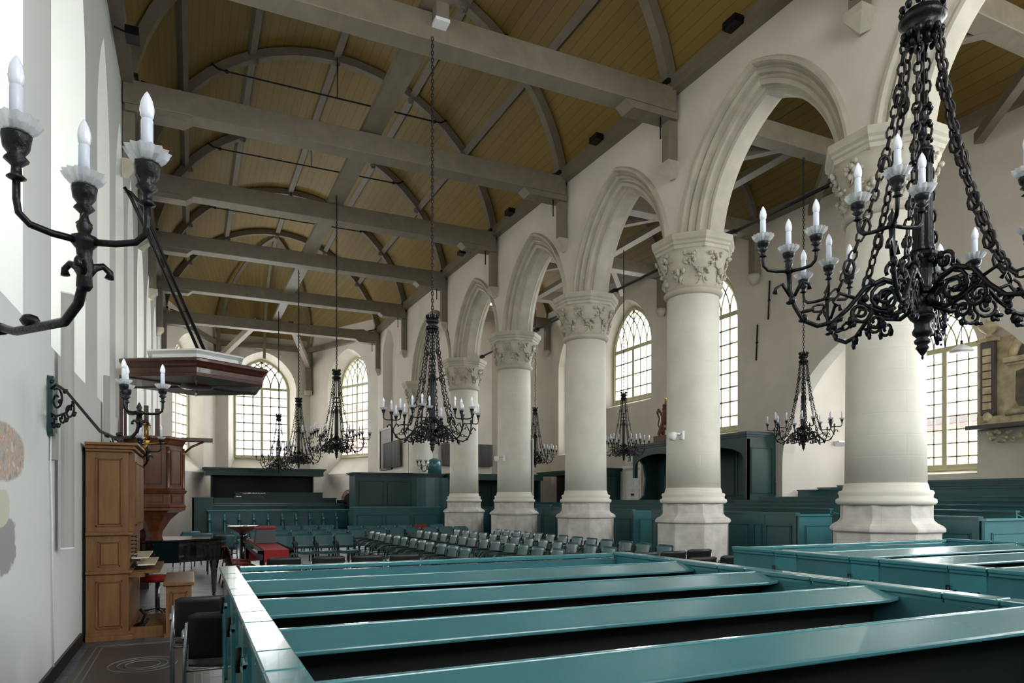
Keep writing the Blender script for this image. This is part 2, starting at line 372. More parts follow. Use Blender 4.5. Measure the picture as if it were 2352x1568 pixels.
def window(T, c, w_, zs, h, sill, t, rows, cols=3, tr=True, tb=.036, bw=.06, mull=.085):
    """painted frame, mullion, transom, glazing bars and intersecting head tracery, one pane of leaded glass behind"""
    WN[0] += 1
    b = MB(); P = profile(c, w_, zs, h, sill, 12)
    pts = [T(u, t-.02, z) for u, z in P]; b.tube(pts+[pts[0]], bw*1.3, 6, smooth=False)
    b.add([T(c-w_, t-.06, sill), T(c+w_, t-.06, sill), T(c+w_, t-.06, sill+.14), T(c-w_, t-.06, sill+.14), T(c-w_, t, sill), T(c+w_, t, sill), T(c+w_, t, sill+.14), T(c-w_, t, sill+.14)],
          [(0, 1, 2, 3), (3, 2, 6, 7), (0, 4, 5, 1)])
    def bar(u0, z0, u1, z1, wd, dp=.05):
        d = Vector((u1-u0, z1-z0)); L = d.length; d /= L; e = Vector((-d.y, d.x))*wd/2
        q = [(u0-e.x, z0-e.y), (u1-e.x, z1-e.y), (u1+e.x, z1+e.y), (u0+e.x, z0+e.y)]
        b.add([T(a, t-.03-dp/2, z) for a, z in q]+[T(a, t-.03+dp/2, z) for a, z in q],
              [(0, 1, 2, 3), (4, 7, 6, 5), (0, 4, 5, 1), (1, 5, 6, 2), (2, 6, 7, 3), (3, 7, 4, 0)])
    bar(c, sill, c, zs+(h if not tr else 0), mull*1.5, .09)
    bar(c-w_, zs, c+w_, zs, mull*1.6, .08)
    g = MB()
    def thin(u0, z0, u1, z1): bar(u0, z0, u1, z1, tb, .03)
    for s_ in (-1, 1):
        for k in range(1, cols): thin(c+s_*w_*k/cols, sill, c+s_*w_*k/cols, zs)
    for k in range(1, rows): thin(c-w_, sill+(zs-sill)*k/rows, c+w_, sill+(zs-sill)*k/rows)
    # intersecting arcs of the head
    R = (h*h+w_*w_)/(2*w_); cl = c-w_+R; cr = c+w_-R
    thin(c, zs, c, zs+h)
    for k in range(1, 2*cols):
        uk = c-w_+w_*k/cols
        for s_, cc in ((1, uk+R), (-1, uk-R)):
            prev = None
            for i in range(0, 15):
                a = i/14*1.45
                u = cc-s_*R*math.cos(a); z = zs+R*math.sin(a)
                inside = (math.hypot(u-cl, z-zs) < R) if u < c else (math.hypot(u-cr, z-zs) < R)
                if not inside: break
                if prev: thin(prev[0], prev[1], u, z)
                prev = (u, z)
    fo = b.build('window_%d' % WN[0], 'winframe', kind='structure')
    g.add([T(u, t-.03, z) for u, z in P], [tuple(range(len(P)))])
    g.build('pane', 'glass', fo, kind='structure')
    p0 = T(c, t+.12, (sill+zs+h)/2); p1 = T(c, t-1, (sill+zs+h)/2)
    portal(p0, Vector(p1)-Vector(p0), 2*w_, zs+h-sill)
    return fo
# ================================================================ THE BUILDING
XL, XR, XA, XO, XC = -1.12, 7.9, 8.7, 13.8, 17.0      # left wall, arcade faces, aisle wall, chapel wall
Y0, YA, YE = -2.6, 32.0, 37.0
SPR = 6.24
def dz(y): return max(-.1, min(.42, .025*(y-10)))
b = MB(); b.add([(-2, Y0-.5, 0), (18, Y0-.5, 0), (18, 38, 0), (-2, 38, 0), (-2, Y0-.5, -.3), (18, Y0-.5, -.3), (18, 38, -.3), (-2, 38, -.3)],
                [(0, 1, 2, 3), (7, 6, 5, 4), (0, 4, 5, 1), (1, 5, 6, 2), (2, 6, 7, 3), (3, 7, 4, 0)])
b.build('floor', 'floor', kind='structure')

# left wall with tall windows in deep splayed reveals
T = fr((XL, 0, 0), (0, 1, 0), (-1, 0, 0))
LW = [(5.0, 1.1), (8.3, 1.08), (11.25, .75), (13.65, .75), (16.0, .78), (19.0, 1.2), (22.6, 1.2), (26.2, 1.2), (29.6, 1.1)]
ops = [(c, (hw, 6.6, 1.5, 2.95), (hw-.3, 6.5, 1.25, 3.3)) for c, hw in LW]
wall_open('wall_left', T, Y0, YA, 0, 9.9, ops, .75, 'patched')
for c, hw in LW: window(T, c, hw-.3, 6.5, 1.25, 3.3, .72, 8, 3)
# apse: left oblique, end and right oblique walls
PA = [(XL, YA), (1.07, YE), (5.58, YE), (XR, YA)]
def facet(name, p, q, c, hi, ho, zs, h, sill, rows, si=2.9):
    U = Vector((q[0]-p[0], q[1]-p[1], 0)); L = U.length
    N = Vector((-U.y, U.x, 0))
    T = fr((p[0], p[1], 0), U, N)
    wall_open(name, T, 0, L, 0, 10.3, [(c, (hi, zs, h+.35, si), (ho, zs, h, sill))], .7, 'plaster')
    window(T, c, ho, zs, h, sill, .66, rows, tb=.065)
    return T, L
def flen(p, q): return math.hypot(q[0]-p[0], q[1]-p[1])
facet('wall_apse_left', PA[0], PA[1], flen(PA[0], PA[1])*.46, 1.55, 1.2, 7.3, 1.45, 3.75, 8)
facet('wall_apse_end', PA[1], PA[2], 2.2, 1.62, 1.28, 7.3, 1.45, 3.75, 8)
facet('wall_apse_right', PA[2], PA[3], 5.46*.58, 1.62, 1.25, 7.3, 1.35, 3.75, 8)

# arcade wall
CY = [2.38, 6.22, 10.07, 13.86, 17.78, 21.76, 26.57]
T = fr((XR, 0, 0), (0, 1, 0), (1, 0, 0)); t = XA-XR
ARC = []
for a, c in zip(CY[:-1], CY[1:]): ARC.append(((a+c)/2, (c-a)/2-.17, 2.15))
ARC = [((-1.5+2.38)/2, 1.75, 2.15)]+ARC
ops = [(c, (hw, SPR, h, SPR), (hw, SPR, h, SPR)) for c, hw, h in ARC]
wall_open('wall_right', T, Y0, 27.0, SPR, 10.1, ops, t, 'plaster', n=14)
T2 = fr((XR, 27.0, 0), (0, 1, 0), (1, 0, 0))
wall_open('wall_right_end', T2, 0, 5.0, 0, 10.1, [(3.1, (.95, 8.0, 1.15, 4.75), (.8, 8.0, 1.0, 4.85))], .4, 'plaster')
bb = MB(); bb.box(XR+.4, XR+.5, 27, 32, 0, 10.1); bb.build('wall_right_back', 'plaster', kind='structure')
PROF = [(0, .4), (0, .27), (.03, .24), (.07, .25), (.1, .2), (.11, .13), (.17, .1), (.2, .13), (.235, .13), (.25, .06), (.285, .02), (.315, .05), (.34, .06), (.355, -.01), (.375, -.06), (.42, -.065), (.455, 0)]
for i, (c, hw, h) in enumerate(ARC):
    cx_, cz_, R = arch_centre(hw, h, KA); R -= .43
    pr = PROF[::-1]+[(r, t-n) for r, n in PROF[1:]]
    m = MB(); N_ = 16; vs = []
    for r, n in pr:
        vs += [T(u, n, z) for u, z in arch_arc(c, SPR, cx_, cz_, R+r, N_)]
    k = 2*N_+1
    m.add(vs, [(j*k+q, j*k+q+1, (j+1)*k+q+1, (j+1)*k+q) for j in range(len(pr)-1) for q in range(k-1)], False)
    o = m.build('trim_%d' % (i+1), 'stone', kind='structure')
# aisle outer wall, chapel arch
T = fr((XO, 0, 0), (0, 1, 0), (1, 0, 0))
AW = [(16.25, 1.12, 3.6), (20.3, 1.16, 5.1), (24.0, .95, 3.6)]
ops = [(-.3, (1.7, 6.6, 2.0, 2.4), (1.5, 6.6, 1.8, 2.6)), (3.9, (1.7, 6.6, 2.0, 2.4), (1.5, 6.6, 1.8, 2.6)), (10.05, (3.2, 2.45, 3.2, 0), (3.2, 2.45, 3.2, 0))]+[(c, (hw+.28, 6.95, hw+.5, s-.15), (hw, 6.95, hw+.25, s)) for c, hw, s in AW]
wall_open('wall_aisle', T, Y0, 25.9, 0, 10.1, ops, .4, 'plaster', n=14)
for c in (-.3, 3.9): window(T, c, 1.5, 6.6, 1.8, 2.6, .36, 7)  # unseen windows, enlarged to brighten the aisle
for c, hw, s in AW: window(T, c, hw, 6.95, hw+.25, s, .36, 4 if s > 5 else 8, tb=.048)
T3 = fr((XO, 25.9, 0), (-1.9, 1.9, 0), (1.9, 1.9, 0)); wall_open('wall_aisle_corner', T3, 0, 2.69, 0, 10.1, [], .3, 'plaster')
T3 = fr((11.9, 27.8, 0), (-1, 0, 0), (0, 1, 0)); wall_open('wall_aisle_end', T3, 0, 3.5, 0, 10.1, [], .3, 'plaster')
# west wall behind the camera
T3 = fr((XO, Y0, 0), (-1, 0, 0), (0, -1, 0))
wops = [(2.5, (1.7, 6.2, 1.9, 2.6), (1.6, 6.2, 1.8, 2.8)), (10.4, (2.0, 7.0, 2.2, 3), (1.8, 7.0, 2.0, 3.3))]
wall_open('wall_back', T3, 0, XO-XL, 0, 13.2, wops, .5, 'plaster')
window(T3, 2.5, 1.6, 6.2, 1.8, 2.8, .45, 7); window(T3, 10.4, 1.8, 7.0, 2.0, 3.3, .45, 8)  # unseen windows, put in to light the camera end; aisle one enlarged
# side chapel beyond the wide round arch
T3 = fr((XC, 0, 0), (0, 1, 0), (1, 0, 0))
wall_open('wall_chapel_back', T3, 6.6, 13.4, 0, 7.0, [(11.3, (.98, 5.4, 1.1, 2.25), (.88, 5.4, 1.0, 2.35))], .4, 'plaster')
window(T3, 11.3, .88, 5.4, 1.0, 2.35, .36, 9, 3)
bb = MB(); bb.box(XO+.4, XC, 13.3, 13.6, 0, 7.0); bb.build('wall_chapel_left', 'plaster', kind='structure')
T3 = fr((XC, 6.6, 0), (-1, 0, 0), (0, -1, 0))
wall_open('wall_chapel_right', T3, 0, XC-XO-.4, 0, 7.0, [(1.4, (1.0, 5.2, 1.2, 2.4), (.9, 5.2, 1.1, 2.5))], .4, 'plaster')
window(T3, 1.4, .9, 5.2, 1.1, 2.5, .36, 7)  # unseen window, added to brighten the chapel's left wall
bb = MB(); bb.box(XO+.4, XC+.4, 6.3, 13.6, 7.0, 7.2); bb.build('ceiling_chapel', 'plaster', kind='structure')

# barrel vaults
def vault(name, xc, zc, R, ya, yb, mt, lift=0):
    b = MB(); n = 40; L = []; g0 = math.radians(8.5 if R > 4 else 12); ys = [ya, 10, 18.5, 26.8, yb] if yb > 27 else [ya, 10, 18.5, yb]
    for y in ys:
        for k in (0, .09):
            L.append([(xc+(R+k)*math.cos(g0+(PI-2*g0)*i/n), y, zc+dz(y)+(R+k)*math.sin(g0+(PI-2*g0)*i/n)) for i in range(n+1)])
    for q in range(0, len(L)-2, 2):
        for a, c in ((0, 2), (1, 3)):
            b.add(L[q+a]+L[q+c], [(i, i+1, n+2+i, n+1+i) for i in range(n)], True)
    return b.build(name, mt, kind='structure')
NXC, NZC, NR = 3.39, 8.3, 4.6
vault('ceiling', NXC, NZC, NR, Y0-.2, YA, 'vault')
vault('ceiling_aisle', 11.25, 8.4, 2.62, Y0-.2, 28.2, 'vaultA')
b = MB(); n = 14; apex = Vector((NXC, YA, NZC+.42+NR))
rim = [(XL-.1, YA), (-.1, 34.4), (1.0, YE+.05), (3.3, YE+.05), (5.65, YE+.05), (6.85, 34.5), (XR+.1, YA)]
vs = []
for x, y in rim:
    for i in range(n+1):
        a = PI/2*i/n; vs.append((NXC+(x-NXC)*math.cos(a), YA+(y-YA)*math.cos(a), 9.28+(apex.z-9.28)*math.sin(a)))
b.add(vs, [(j*(n+1)+i, (j+1)*(n+1)+i, (j+1)*(n+1)+i+1, j*(n+1)+i+1) for j in range(len(rim)-1) for i in range(n)], True)
b.build('ceiling_apse', 'vault', kind='structure')

# wall plates and purlins, ridge
def rectbeam(p, q, w_, h, up=(0, 0, 1)):
    p = Vector(p); q = Vector(q); d = (q-p).normalized(); a = d.cross(Vector(up)).normalized()*w_/2; u = a.cross(d).normalized()*h/2
    m = MB(); m.add([p-a-u, p+a-u, p+a+u, p-a+u, q-a-u, q+a-u, q+a+u, q-a+u], [(0, 3, 2, 1), (4, 5, 6, 7), (0, 1, 5, 4), (1, 2, 6, 5), (2, 3, 7, 6), (3, 0, 4, 7)])
    return m
def merge(ms):
    r = MB()
    for m in ms: r.add(m.v, m.f)
    return r
TN = [20]
def trim(m, mt='beam', **k):
    TN[0] += 1
    return m.build('trim_%d' % TN[0], mt, kind='structure', **k)
YS = [Y0, 10, 18.5, 26.8, YA]
for x in (XR-.09, XL+.09):
    trim(merge([rectbeam((x, a, 8.98+dz(a)), (x, c, 8.98+dz(c)), .2, .26) for a, c in zip(YS[:-1], YS[1:])]))
for x in (XO-.08, XA+.08):
    trim(merge([rectbeam((x, a, 8.95+dz(a)), (x, c, 8.95+dz(c)), .16, .24) for a, c in zip([Y0, 10, 18.5], [10, 18.5, 25.9])]))
for a, c in zip(PA[:-1], PA[1:]):
    trim(rectbeam((a[0]*.985+.03, a[1]-.12, 9.32), (c[0]*.985+.03, c[1]-.12, 9.32), .2, .24))
for ang in (38, 63, 90, 117, 142):
    a_ = math.radians(ang); r = NR-.06
    trim(merge([rectbeam((NXC+r*math.cos(a_), a, NZC+dz(a)+r*math.sin(a_)), (NXC+r*math.cos(a_), c, NZC+dz(c)+r*math.sin(a_)), .17, .18, (math.cos(a_), 0, math.sin(a_))) for a, c in zip(YS[:-1], YS[1:])]))
for ang in (55, 90, 125):
    a_ = math.radians(ang); r = 2.55
    trim(rectbeam((11.25+r*math.cos(a_), Y0, 8.4+r*math.sin(a_)), (11.25+r*math.cos(a_), 27.8, 8.5+.3+r*math.sin(a_)), .1, .12))
# apse ribs
for x, y in ((1.07, YE), (5.58, YE), (XL+.2, 34.4-.6), (XR-.2, 34.5-.6), (3.32, YE)):
    if x in (XL+.2, XR-.2): continue
    P = []
    for i in range(n+1):
        a = PI/2*i/n; P.append((NXC+(x-NXC)*math.cos(a)*.97, YA+(y-YA)*math.cos(a)*.97, 8.7+(apex.z-8.85)*math.sin(a)))
    m = MB(); m.tube(P, .09, 4, smooth=False); trim(m)
for x in (1.2, 5.45):
    trim(rectbeam((x, 36.75, 7.2), (x, 36.85, 9.3), .26, .24, (0, 1, 0)))
    m = MB(); m.prism([(x-.17, 36.62), (x+.17, 36.62), (x+.17, 37), (x-.17, 37)], 7.0, 7.22); trim(m, 'stone')
    trim(rectbeam((x, 36.7, 8.5), (x+(1.45 if x < 3 else -1.45), 32.0, 9.42), .22, .26))
# tie beams with ribs, wall posts and corbels : each truss is one thing
BY = [(2.4, 8.3), (6.2, 8.38), (10.1, 8.48), (14.1, 8.6), (18.13, 8.74), (22.4, 8.88), (27.25, 9.03), (31.62, 8.9)]
NAMES = ['behind the camera', 'nearest overhead', 'with the floodlight on it, nearest across the nave', 'second across the nave', 'third across the nave', 'fourth across the nave', 'fifth across the nave', 'last before the apse']
for (y, zb), nm in zip(BY, NAMES):
    d_ = dz(y)
    if y == 2.4: continue
    t_ = thing('roof_truss', 'grey-brown timber tie beam and curved ribs, '+nm, 'roof truss', (3.39, y, zb), 0, 'timber trusses of the nave roof')
    P = lambda x, yy, z: (x-3.39, yy, z-zb)
    m = MB(); m.box(XL+.02-3.39, XR-.1-3.39, -.2, .2, 0, .42); m.build('tie_beam', 'beam', t_, bevel=.012)
    for s_, x in ((1, XR), (-1, XL)):
        m = MB(); xx = x-3.39
        m.add([(xx-s_*1.15, -.17, 0), (xx-s_*1.0, -.17, -.12), (xx-s_*.05, -.17, -.12), (xx-s_*.05, -.17, 0), (xx-s_*1.15, .17, 0), (xx-s_*1.0, .17, -.12), (xx-s_*.05, .17, -.12), (xx-s_*.05, .17, 0)],
              [(0, 1, 2, 3), (7, 6, 5, 4), (0, 4, 5, 1), (1, 5, 6, 2), (2, 6, 7, 3)])
        m.build('corbel_board', 'beam', t_)
        hi_ = 1.0 if (s_ < 0 and y < 11) else 0; lo_ = .25 if y < 7 else 0
        m = MB(); m.box(xx-s_*.2, xx-s_*.01, -.1, .1, 7.62+hi_+lo_-zb, 9.1+d_-zb); m.build('wall_post', 'beam', t_, bevel=.01)
        m = MB(); m.add([(xx-s_*.24, -.14, 7.64-zb), (xx, -.14, 7.64-zb), (xx, .14, 7.64-zb), (xx-s_*.24, .14, 7.64-zb), (xx-s_*.24, -.14, 7.54-zb), (xx-s_*.24, .14, 7.54-zb), (xx-s_*.0, -.09, 7.38-zb), (xx-s_*.0, .09, 7.38-zb), (xx-s_*.1, 0, 7.34-zb)],
              [(0, 1, 2, 3), (0, 3, 5, 4), (0, 4, 6, 1), (3, 2, 7, 5), (4, 5, 8), (4, 8, 6), (5, 7, 8), (6, 8, 7)]); m.v = [(p[0], p[1], p[2]+lo_) for p in m.v]
        hi_ or m.build('stone_corbel', 'stone', t_)
        if s_ > 0: m = MB(); m.tube([(xx-.38, -.1, 0), (xx-.38, -.1, -.5)], .016, 6); m.build('iron_rod', 'iron', t_)
        # iron strap and hook rod
        m = MB(); m.tube([P(x-s_*.3, -.05, 9.0+d_), P(x-s_*.55, -.05, 8.93+d_), P(x-s_*.6, -.05, 8.86+d_), P(x-s_*.75, -.05, 8.95+d_), P(x-s_*1.35, -.05, zb+.42)], .022, 5)
        m.box(xx-s_*.26, xx-s_*.0, -.15, .15, 9.0+d_-zb, 9.07+d_-zb); m.build('iron_strap', 'iron', t_)
    N_ = 24; vs = []
    for i in range(N_+1):
        a = math.radians(6+168*i/N_)
        for rr, yy in ((NR-.03, -.1), (NR-.03, .1), (NR-.23, .1), (NR-.23, -.1)):
            vs.append(P(NXC+rr*math.cos(a), yy, NZC+d_+rr*math.sin(a)))
    m = MB(); m.add(vs, [(i*4+j, i*4+(j+1) % 4, i*4+4+(j+1) % 4, i*4+4+j) for i in range(N_) for j in range(4)]+[(0, 1, 2, 3), (N_*4+3, N_*4+2, N_*4+1, N_*4)]); m.build('curved_rib', 'beam', t_)
    for ang in (38, 63, 90, 117, 142):
        a = math.radians(ang); rr = NR-.22; m = MB()
        m.ball(P(NXC+rr*math.cos(a), 0, NZC+d_+rr*math.sin(a)), .1, 8, 5, (1, 1.1, 1)); m.ball(P(NXC+(rr-.09)*math.cos(a), -.03, NZC+d_+(rr-.09)*math.sin(a)), .04, 6, 4)
        m.build('boss', 'beam', t_)
    if 12 < y < 30:
        m = MB(); z = NZC+d_+3.4
        m.tube([P(NXC-3.1, -.13, z+.2), P(NXC-2.8, -.13, z+.02), P(NXC-2.62, -.13, z), P(NXC+2.62, -.13, z), P(NXC+2.8, -.13, z+.02), P(NXC+3.1, -.13, z+.2)], .022, 5)
        m.tube([P(NXC, -.13, z), P(NXC, -.13, z+1.1)], .012, 5)
        m.ball(P(NXC-2.62, -.13, z), .05, 6, 4); m.ball(P(NXC+2.62, -.13, z), .05, 6, 4); m.build('tie_rod', 'iron', t_)
# long board over the tie beams that the chandeliers hang from
m = merge([rectbeam((3.32, a, 9.02+.03*(a-10)*.75), (3.32, c, 9.02+.03*(c-10)*.75), .4, .12) for a, c in ((6.0, 18.1), (18.1, 27.2))]+[rectbeam((3.32, 27.2, 9.41), (3.32, 31.5, 9.41), .3, .12)])
m.build('ridge_walk_board', 'beam', label='long pale grey board running along the nave over the tie beams', cat='beam')
m = rectbeam((11.2, 10.3, 8.8), (11.2, 22.5, 8.86), .24, .14)
m.build('aisle_walk_board', 'beam', label='pale board along the side aisle roof that carries the aisle chandeliers', cat='beam')
# aisle trusses
for y, nm in ((6.2, 'nearest, above the big chandelier'), (10.1, 'second, holding the aisle chandelier'), (14.1, 'third'), (18.15, 'fourth'), (22.3, 'fifth'), (26.0, 'last')):
    zb = 8.5+dz(y)
    t_ = thing('aisle_truss', 'grey timber tie beam with braces over the side aisle, '+nm, 'roof truss', (11.25, y, zb), 0, 'timber trusses of the aisle roof')
    m = MB(); m.box(XA-11.25, XO-.02-11.25, -.17, .17, 0, .36); m.build('tie_beam', 'beam', t_, bevel=.012)
    for s_ in (-1, 1):
        m = rectbeam((s_*.6, 0, .1), (s_*2.3, 2.0, .05), .16, .2); m.build('brace', 'beam', t_)
    x = XO-11.25
    m = MB(); m.box(x-.22, x-.01, -.11, .11, -1.0, .6); m.build('wall_post', 'beam', t_)
    m = MB(); m.lathe([(.02, -1.25), (.1, -1.2), (.16, -1.06), (.16, -.98)], 8, (x-.14, 0, 0)); m.build('stone_corbel', 'stone', t_)
    N_ = 18; vs = []
    for i in range(N_+1):
        a = math.radians(4+172*i/N_)
        for rr, yy in ((2.6, -.07), (2.6, .07), (2.46, .07), (2.46, -.07)): vs.append((rr*math.cos(a), yy, 8.4+dz(y)-zb+rr*math.sin(a)))
    m = MB(); m.add(vs, [(i*4+j, i*4+(j+1) % 4, i*4+4+(j+1) % 4, i*4+4+j) for i in range(N_) for j in range(4)]+[(0, 1, 2, 3)]); m.build('curved_rib', 'beam', t_)
# iron rods along the arcade at the height of the capitals
for i, (a, c) in enumerate(zip(CY[:-1], CY[1:])):
    m = MB(); m.tube([(8.75, a+.45, 6.36), (8.75, c-.45, 6.36)], .032, 6)
    for y in (a+.5, c-.5): m.box(8.7, 8.8, y-.1, y+.1, 6.31, 6.4)
    if i: m.build('tie_rod', 'iron', label='black iron tie rod across the '+['', 'nearest', 'second', 'third', 'fourth', 'fifth'][i]+' arcade arch at capital height', cat='tie rod', group='iron rods of the arcade')

# ---------------------------------------------------------------- columns
def column():
    r_ = thing('column', 'x', 'column')
    rot = PI/8
    m = MB(); m.lathe([(.655, 0), (.655, 1.18), (.7, 1.2), (.7, 1.24), (.67, 1.27), (.62, 1.3)], 8, smooth=False, rot=rot)
    m.build('plinth', 'plinth', r_, bevel=.01)
    m = MB(); m.lathe([(.62, 1.29), (.57, 1.34), (.56, 1.37), (.56, 1.55)], 8, smooth=False, rot=rot); m.build('pedestal', 'plinth', r_)
    m = MB(); m.lathe([(.5, 1.54), (.57, 1.54), (.595, 1.57), (.59, 1.61), (.55, 1.63), (.55, 1.66), (.565, 1.69), (.55, 1.72), (.51, 1.73), (.5, 1.78), (.485, 1.82)], 48); m.build('base_moulding', 'shaft', r_)
    m = MB(); m.lathe([(.485, 1.8), (.475, 2.6), (.465, 4.5), (.46, 5.3)], 48); m.build('shaft', 'shaft', r_)
    m = MB(); m.lathe([(.46, 5.24), (.5, 5.26), (.525, 5.3), (.525, 5.33), (.5, 5.36), (.48, 5.37), (.49, 5.5), (.53, 5.7), (.6, 5.88), (.64, 5.99)], 48); m.build('capital_bell', 'stone', r_)
    m = MB(); m.lathe([(.64, 5.98), (.68, 6.0), (.69, 6.05), (.72, 6.07), (.72, 6.11), (.755, 6.14), (.765, 6.2), (.765, 6.24), (.6, 6.241)], 8, smooth=False, rot=rot); m.build('abacus', 'stone', r_)
    m = MB(); rn = random.Random(3)
    for ring, (z, r, cnt, off) in enumerate(((5.83, .585, 8, 0), (5.55, .515, 8, PI/8))):
        for k in range(cnt):
            a = 2*PI*k/cnt+off
            for q in range(17):
                da = rn.uniform(-.21, .21); dd = rn.uniform(-.1, .11); s_ = rn.uniform(.018, .042)
                rr = r+dd*.45+rn.uniform(-.005, .035)
                c = (rr*math.cos(a+da), rr*math.sin(a+da), z+dd)
                m.ball(c, s_, 6, 4, (1, 1, rn.uniform(.6, 1.5)))
            m.tube([((r+.0)*math.cos(a-.02), (r+.0)*math.sin(a-.02), z-.02), ((r-.03)*math.cos(a-.1), (r-.03)*math.sin(a-.1), z-.13), ((r-.045)*math.cos(a-.22), (r-.045)*math.sin(a-.22), z-.16)], .012, 5)
            m.tube([((r+.0)*math.cos(a+.02), (r+.0)*math.sin(a+.02), z-.02), ((r-.03)*math.cos(a+.1), (r-.03)*math.sin(a+.1), z-.13), ((r-.045)*math.cos(a+.22), (r-.045)*math.sin(a+.22), z-.16)], .012, 5)
    m.build('carved_leaves', 'stone', r_)
    return r_
c0 = column()
CL = ['behind the near chandelier, widest in view', 'second from the right, beside the green canopy pew', 'third from the right, just right of centre', 'fourth, with thin white loudspeaker at its side', 'fifth, behind the mid-nave chandelier', 'farthest back, rising behind the green screen']
for i, y in enumerate(CY[1:]):
    o = c0 if i == 0 else dup(c0)
    place(o, (8.3, y, 0), 0, 'white round column with leaf capital, '+CL[i], 'arcade columns')
# ================================================================ PEWS
def panel(m, T, u0, u1, z0, z1, n=0, d=.016, brd=.035):
    """raised field with a sunk moulding round it, on face n (towards -n)"""
    o = n-.001
    for a, c, e, f in ((u0, u1, z1-.012, z1), (u0, u1, z0, z0+.012), (u0, u0+.012, z0, z1), (u1-.012, u1, z0, z1)):
        m.add([T(a, o, e), T(c, o, e), T(c, o, f), T(a, o, f), T(a, o-.013, e), T(c, o-.013, e), T(c, o-.013, f), T(a, o-.013, f)],
              [(4, 5, 6, 7), (0, 1, 5, 4), (1, 2, 6, 5), (2, 3, 7, 6), (3, 0, 4, 7)])
    a, c, e, f = u0+.021, u1-.021, z0+.021, z1-.021
    g = brd*.3
    if c-a > 2.5*g and f-e > 2.5*g:
        m.add([T(a, o, e), T(c, o, e), T(c, o, f), T(a, o, f), T(a+g, o-d, e+g), T(c-g, o-d, e+g), T(c-g, o-d, f-g), T(a+g, o-d, f-g)],
              [(4, 5, 6, 7), (0, 1, 5, 4), (1, 2, 6, 5), (2, 3, 7, 6), (3, 0, 4, 7)])
def cap(m, T, u0, u1, z, n0, n1):
    """moulded rail: a broad top and a bead under it"""
    def bx(a, c, e, f, g, h):
        m.add([T(a, e, g), T(c, e, g), T(c, f, g), T(a, f, g), T(a, e, h), T(c, e, h), T(c, f, h), T(a, f, h)],
              [(0, 3, 2, 1), (4, 5, 6, 7), (0, 1, 5, 4), (1, 2, 6, 5), (2, 3, 7, 6), (3, 0, 4, 7)])
    bx(u0, u1, n0, n1, z-.03, z); bx(u0, u1, n0+.012, n1-.012, z-.055, z-.03)
ZP = 1.15
